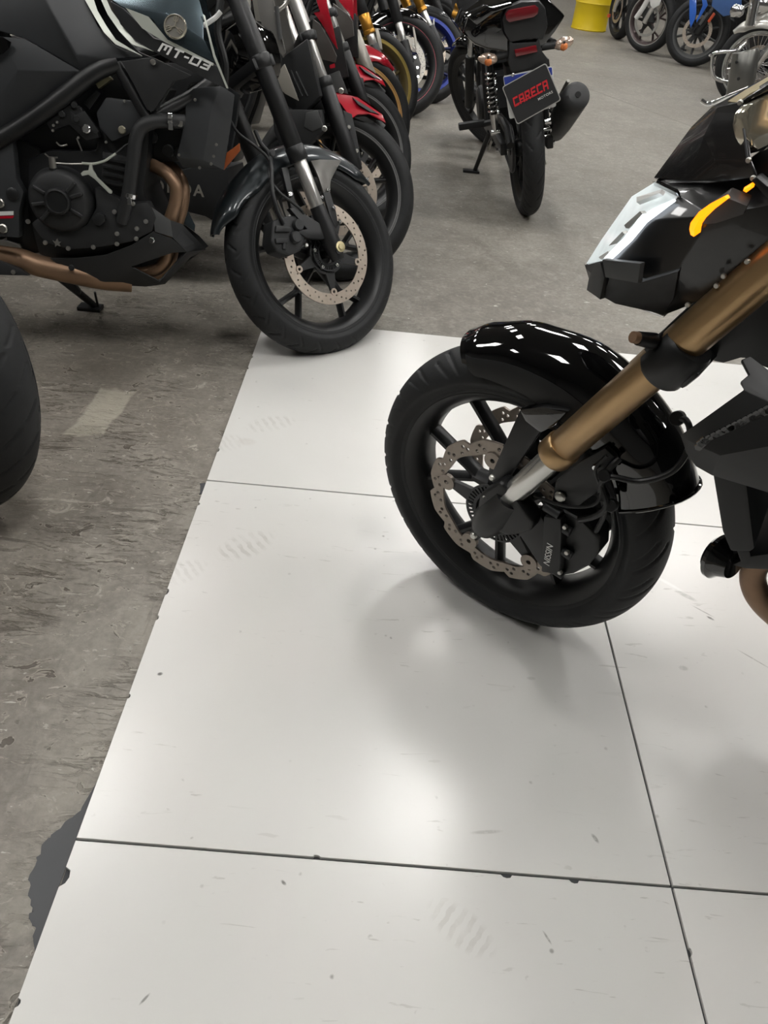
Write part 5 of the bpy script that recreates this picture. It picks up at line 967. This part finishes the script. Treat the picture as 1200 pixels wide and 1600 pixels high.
def lettering(txt, size, u, v, ma, bold=0, sp=1., shear=0, sx=1, nm='lettering', ht=1):
    c = Vector(atx(CG, u, v, -.2755))+nx*.0008; add(nm, text_mesh(txt, size, .0008, shear, sp, bold), ma, bd, CG.M @ Matrix(((ex.x*sx, -nx.x, ez_.x*ht, c.x), (ex.y*sx, -nx.y, ez_.y*ht, c.y), (ex.z*sx, -nx.z, ez_.z*ht, c.z), (0, 0, 0, 1))))
REDL = mat('red_print', (226, 48, 58), .5)
cW = Vector(atx(CG, 829, 146, -.2755))+nx*.0008; add('lettering', block_word('CARECA', .150, .036, .12, .0008), REDL, bd, CG.M @ Matrix(((ex.x, -nx.x, ez_.x, cW.x), (ex.y, -nx.y, ez_.y, cW.y), (ex.z, -nx.z, ez_.z, cW.z), (0, 0, 0, 1))), 'red dealer lettering on the board'); lettering('MOTORS', .0135, 852, 149.5, WHT, .0002, 1.1, 0, 1.1)
c0, c1 = Vector(atx(CG, 807, 163, -.2755)), Vector(atx(CG, 841, 146, -.2755)); dd = (c1-c0).normalized(); q = nx.cross(dd).normalized()*.0022; add('lettering_underline', MB().add([c0-q+nx*.0012, c1-q+nx*.0012, c1+q+nx*.0012, c0+q+nx*.0012, c0-q, c1-q, c1+q, c0+q], [(0, 1, 2, 3), (7, 6, 5, 4), (0, 4, 5, 1), (1, 5, 6, 2), (2, 6, 7, 3), (3, 7, 4, 0)]).mesh(), REDL, bd, CG.M)
# shocks, swingarm, chain side, stand, pegs, muffler
for s_ in (1, -1):
    a = Vector((.10, s_*.085, .62)); b = Vector((.0, s_*.10, .36))
    if s_ == 1: a = Vector(atx(CG, 765, 100, -.02)); b = Vector(atx(CG, 774, 206, .0))
    d = (b-a); sh_ = add('rear_shock', MB().tube([a, a+d*.72], .014, 14).mesh(), BLK, T, CG.M); t_ = d.normalized(); u_ = t_.orthogonal().normalized(); w_ = t_.cross(u_); n = 150
    add('spring', MB().tube([a+d*(.10+.62*k/n)+(u_*math.cos(2*PI*9*k/n)+w_*math.sin(2*PI*9*k/n))*.0215 for k in range(n+1)], .0048, 6).mesh(), CHR, sh_, CG.M); add('damper', MB().tube([a+d*.72, a+d*.98], [.019, .013], 16).mesh(ang=40), CHR, sh_, CG.M); add('shock_eye', MB().tube([b-Vector((0, .02, 0)), b+Vector((0, .02, 0))], .014, 14).mesh(.001, 1), CHR, sh_, CG.M)
mb = MB()
for s_ in (1, -1): mb.box((.22, s_*.105, .315), (.56, .03, .05))
add('swingarm', mb.mesh(.006, 2), BLK, T, CG.M); mb = MB(); add('axle', MB().tube([(0, -.135, .30), (0, .135, .30)], .009, 12).mesh(), CHR, T, CG.M)
add('chain_guard', MB().tube([(.34, .085, .36), (.1, .085, .40), (-.06, .085, .395), (-.14, .085, .35)], .018, 10).mesh(), PLA, T, CG.M); add('sprocket', MB().lathe([(.062, .03), (.062, .095), (.068, .095), (.068, .03)], 42).mesh(), DKG, T, CG.M @ Matrix.Translation((0, 0, .30)))
add('drive_chain', MB().tube([(.097*math.cos(R_(a)), .065, .30+.097*math.sin(R_(a))) for a in range(90, 271, 10)]+[(.5, .065, .27), (.5, .065, .36)], .008, 6, closed=True).mesh(), DKG, T, CG.M)
for (u, v) in ((857, 190), (857, 214)): p = Vector(atx(CG, u, v, -.01)); add('axle_bolt', MB().tube([p+Vector((0, .02, 0)), p-Vector((0, .012, 0))], .014, 14).mesh(.002, 1), CHR, T, CG.M)
pipe_ = lambda nm, pts, r, ma, x: add(nm, MB().tube(smooth([atx(CG, u, v, xx) for u, v, xx in pts], 3), r, 12).mesh(), ma, T, CG.M)
pipe_('brake_rod', [(845, 196, .0), (847, 225, .0), (851, 250, .02), (853, 257, .02)], .0042, STL, 0); pipe_('muffler_stay', [(888, 126, -.1), (876, 148, -.05), (862, 172, 0)], .008, STL, 0); pipe_('strut', [(853, 168, 0), (852, 226, 0)], .010, BLK, 0)
mu = add('muffler', MB().tube([atx(CG, 903, 148, -.27), atx(CG, 901, 150, -.26), atx(CG, 893, 160, -.2), atx(CG, 876, 190, .05), atx(CG, 868, 203, .17), atx(CG, 860, 206, .3)], [.040, .056, .060, .056, .05, .03], 26).mesh(ang=50), PLA, T, CG.M)
p = Vector(atx(CG, 897, 157, -.285)); dx = (Vector(atx(CG, 903, 148, -.27))-Vector(atx(CG, 893, 160, -.2))).normalized(); add('muffler_tip', MB().tube([Vector(atx(CG, 903, 148, -.27))-dx*.01, Vector(atx(CG, 903, 148, -.27))+dx*.004], [.012, .012], 16).mesh(), mat('hole_black', (8, 8, 8), .8), mu, CG.M)  # solid black plug painted as the dark outlet hole
add('foot_peg', MB().box(Vector(atx(CG, 737, 195, .35)), (.045, .13, .03)).mesh(.006, 2), PLA, T, CG.M); add('foot_peg', MB().box((.35, -.24, .36), (.045, .13, .03)).mesh(.006, 2), PLA, T, CG.M); add('peg_bracket', MB().tube([atx(CG, 752, 195, .35), atx(CG, 772, 190, .3)], .014, 10).mesh(), BLK, T, CG.M)
fq = fpt(742, 266, .012); q = np.array(fq)-CG.o; lc = (float(q @ CG.fw), float(q @ CG.lf), float(q @ CG.up)); ss = add('side_stand', MB().tube([atx(CG, 766, 205, .45), lc], [.014, .011], 12).mesh(), BLK, T, CG.M); add('stand_foot', MB().box((0, 0, 0), (.09, .045, .012)).mesh(.002, 1), BLK, ss, Matrix.Translation((fq[0]-.02, fq[1], .006)))
pipe_('stand_spring', [(770, 215, .42), (763, 235, .5)], .006, STL, 0)
add('seat', loft([(-.10, 0, .84, .08, .03), (0, 0, .84, .12, .05), (.35, 0, .82, .13, .05), (.62, 0, .80, .10, .04)]).mesh(ang=60), PLA, T, CG.M); add('fuel_tank', loft([(.55, 0, .82, .08, .06), (.65, 0, .85, .13, .10), (.85, 0, .88, .14, .11), (1.0, 0, .86, .08, .06)]).mesh(ang=60), GLB, T, CG.M)
e = engine_block(T, CG, .62, .40, BLK, .11); xpanel('side_cover', CG, T, PLA, [(716, -10), (760, -10), (755, 40), (730, 55), (716, 30)], .1, .5, .006, .9)
add('handlebar', MB().tube(smooth([(-.36, -.32, .74), (-.30, -.2, .78), (-.28, 0, .78), (-.30, .2, .78), (-.36, .32, .74)], 3), .011, 10).mesh(), BLK, T, FW.M); mb = MB()
for s_ in (1, -1): mb.tube([(.0, s_*.13, .70), (.5, s_*.13, .68), (1.0, s_*.03, .80)], .014, 10); mb.tube([(.5, s_*.12, .66), (.40, s_*.12, .33)], .016, 10)
add('frame', mb.mesh(), BLK, T, CG.M)
# ---------------------------------------------------------------- yellow drum
c = fpt(919, 46); hr = .215
dr = root('steel_drum', Matrix.Translation((c[0], c[1], 0)), 'yellow ribbed steel drum standing at the far end of the floor', 'drum')
add('barrel', MB().lathe([(0, 0), (0, hr), (.012, hr+.006), (.022, hr), (.27, hr), (.285, hr+.010), (.30, hr), (.50, hr), (.515, hr+.010), (.53, hr), (.80, hr), (.815, hr+.006), (.825, hr), (.815, hr-.01), (.810, 0)], 56, axis='z', closed=False).mesh(ang=50), YEL, dr)
add('lid_ring', MB().lathe([(.806, hr+.002), (.806, hr+.010), (.828, hr+.010), (.828, hr-.006)], 56, axis='z').mesh(), YEL, dr); add('bung', MB().lathe([(.81, 0), (.828, 0), (.828, .03), (.81, .03)], 20, (hr*.5, 0, 0), axis='z').mesh(), DKG, dr)
# ---------------------------------------------------------------- far right row
def far_bike(label, x, y, yaw, lean, byaw, paint, rim, fork, forkr, mg, disc=None, stripe=None, Rt=.30, spk=('y', 5, .3, .12, .2), blean=9):
    F_ = Fr(x, y, yaw, lean, Rt); B_ = Fr(x, y, byaw, blean); T = root('motorcycle', Matrix.Translation((x, y, 0)), label, 'motorcycle', 'motorcycles in the far right row')
    wheel(T, F_, Rt=Rt, hw=.06, rb=.232, tn=96, rim=rim, spk=spk, stripe=stripe, discs=disc or [])
    leg('fork_leg', F_, T, [('fork_leg', (.0, -.02), (-.12, .27), forkr, fork), ('stanchion', (-.118, .265), (-.32, .74), .024, CHR)], .10); add('axle', MB().tube([(0, -.12, 0), (0, .12, 0)], .011, 12).mesh(), BLK, T, F_.M)
    if mg: mudguard(T, F_, 50, 150, mg, .328, .275)
    add('handlebar', MB().tube(smooth([(-.42, -.28, .72), (-.36, -.2, .76), (-.34, 0, .76), (-.36, .2, .76), (-.42, .28, .72)], 3), .011, 10).mesh(), BLK, T, F_.M); add('headlight', loft([(-.16, 0, .58, .02, .03), (-.18, 0, .58, .08, .08), (-.28, 0, .6, .09, .09), (-.32, 0, .6, .05, .05)]).mesh(ang=50), paint, T, F_.M)
    rear_half(T, B_, paint); side_stand(T, B_); return T, F_, B_
ORG = mat('orange_reflector_lens', (214, 92, 56), .3)
T, F_, B_ = far_bike('black motorcycle with small orange reflector beside the yellow drum', 2.88, 9.36, 100, 2, 168, GLB, BLK, CHR, .03, PLA, [dict(D1, y=.07)]); add('reflector', MB().tube([F_.at(952, 22, .10), F_.at(951, 27, .10)], .02, 10).mesh(), ORG, T, F_.M)
T, F_, B_ = far_bike('motorcycle with white fork guard and open silver disc between the drum and the blue one', 2.98, 8.42, 132, 2, 168, SLV, mat('dark_pinkish_rim', (96, 84, 84), .4, .5), CHR, .03, None, [dict(D1, y=.07, ro=.15, ri=.125, ma=SLV, holes=(10, 1))], Rt=.305, stripe=(SLV, .225, .234))
panel('fork_guard', F_, T, WHT, [(1014, -6), (1034, -8), (1030, 8), (1020, 14), (1016, 8)], .13, .115, .003); panel('brake_caliper', F_, T, DKG, [(1003, 14), (1018, 12), (1020, 36), (1004, 32)], .11, .07, .005); pipe('fork_tube', F_, T, WHT, [(994, 28, .12), (1005, 12, .12), (1017, -10, .12)], .026, n=12)
T, F_, B_ = far_bike('bright blue motorcycle with thin grey rim standing beside the chrome cruiser', 3.30, 7.76, 158, -6, 168, BLU, GRP, BLK, .03, None, [dict(D1, y=.07, ma=GRP)], stripe=(GRP, .222, .236), Rt=.305, spk=('s', 10, .3))
panel('fork_guard', F_, T, BLU, [(1077, -8), (1088, -8), (1088, 20), (1086, 30), (1079, 44), (1077, 30)], .14, .11, .004); panel('fork_guard', F_, T, BLU, [(1088, 32), (1098, 8), (1096, -4), (1102, -6), (1106, 8), (1100, 18), (1088, 36)], .15, .13, .003); panel('side_fairing', B_, T, mat('dusty_blue', (70, 104, 160), .4), [(1118, -20), (1160, -20), (1158, 20), (1130, 26), (1112, 10)], .16, .10, .006)
panel('fork_leg', F_, T, GRP, [(1091, 38), (1104, 19), (1108, 21), (1095, 40)], .15, .13, .002); panel('reflector', F_, T, ORG, [(1105, 33), (1115, 19), (1118, 22), (1108, 36)], .15, .135, .002)
# chrome cruiser
F_ = Fr(3.22, 5.78, 150, 0, .30); B_ = Fr(3.22, 5.78, 155, 6); T = root('motorcycle', Matrix.Translation((3.22, 5.78, 0)), 'chrome trimmed cruiser motorcycle with crash bar standing behind the smoked windscreen', 'motorcycle', 'motorcycles in the far right row')
wheel(T, F_, Rt=.31, hw=.055, rb=.245, tn=96, spk=('w', 36, .1), rim=CHR, stripe=(SLV, .236, .246), discs=[dict(D1, y=-.07)], hubr=.035); leg('fork_leg', F_, T, [('fork_leg', (.0, -.02), (-.14, .30), .034, CHR), ('stanchion', (-.138, .29), (-.36, .74), .026, CHR)], .11); add('axle', MB().tube([(0, -.13, 0), (0, .13, 0)], .012, 12).mesh(), CHR, T, F_.M)
add('front_mudguard', fender_mesh(40, 150, keyf((0, (.335, .30, .04)), (.15, (.345, .27, .075)), (.8, (.345, .26, .075)), (1, (.345, .29, .05))), 30, 15, .004), mat('pearl_chrome', (206, 204, 198), .2, .6), T, F_.M)
pipe('crash_bar', F_, T, CHR, [(1165, 66, .16), (1158, 74, .18), (1150, 79, .2), (1130, 81, .22), (1115, 84, .22), (1113, 95, .22), (1113, 112, .22), (1118, 122, .2), (1130, 127, .18), (1140, 128, .16)], .014, n=12, sm=3); add('bar_end', MB().tube([F_.at(1108, 86.5, .22), F_.at(1114, 86, .22)], .01, 10).mesh(), CHR, T, F_.M)
cn = add('leg_canister', MB().tube([F_.at(1166, 79, .3), F_.at(1166, 82, .3), F_.at(1160, 120, .3), F_.at(1154, 150, .3), F_.at(1153, 153, .3)], [.085, .098, .10, .098, .08], 26).mesh(ang=50), mat('brushed_gunmetal', (112, 112, 108), .3, .75), T, F_.M); bolts(F_, cn, [(1151, 97, .40), (1154, 123, .40)], .4, .012, BLK, 1)
add('signal_arm', MB().tube([F_.at(1152, 18, .2), F_.at(1170, 6, .15)], .012, 10).mesh(), CHR, T, F_.M); add('turn_signal', loft([(-.05, 0, 0, .02, .02), (-.03, 0, 0, .04, .04), (.03, 0, 0, .045, .045), (.05, 0, 0, .02, .02)]).mesh(ang=60), CHR, T, F_.M @ Matrix.Translation(F_.at(1152, 17, .2)))
hl_ = add('headlight', MB().lathe([(-.1, .02), (-.08, .06), (0, .10), (.03, .105), (.035, .09), (.035, 0)], 30, closed=False).mesh(ang=50), CHR, T, F_.M @ Matrix.Translation(F_.at(1196, 8, .0)) @ Matrix.Rotation(R_(-90), 4, 'Z'))
add('handlebar', MB().tube(smooth([(-.48, -.32, .74), (-.36, -.2, .82), (-.34, 0, .80), (-.36, .2, .82), (-.48, .32, .74)], 3), .012, 10).mesh(), CHR, T, F_.M); add('fuel_tank', loft([(-.42, 0, .80, .08, .05), (-.5, 0, .82, .15, .12), (-.75, 0, .80, .16, .13), (-.95, 0, .74, .08, .05)]).mesh(ang=60), mat('pearl_silver', (180, 178, 172), .25, .5), T, B_.M)
for s_ in (1, -1): pipe('fork_shroud', F_, T, CHR, [(1172, 40, s_*.11), (1180, 0, s_*.11)], .04, n=16, sm=1)
engine_block(T, B_, -.7, .40, CHR, .12); rear_half(T, B_, SLV, engine=False, tank=False, seatz=.70); side_stand(T, B_)
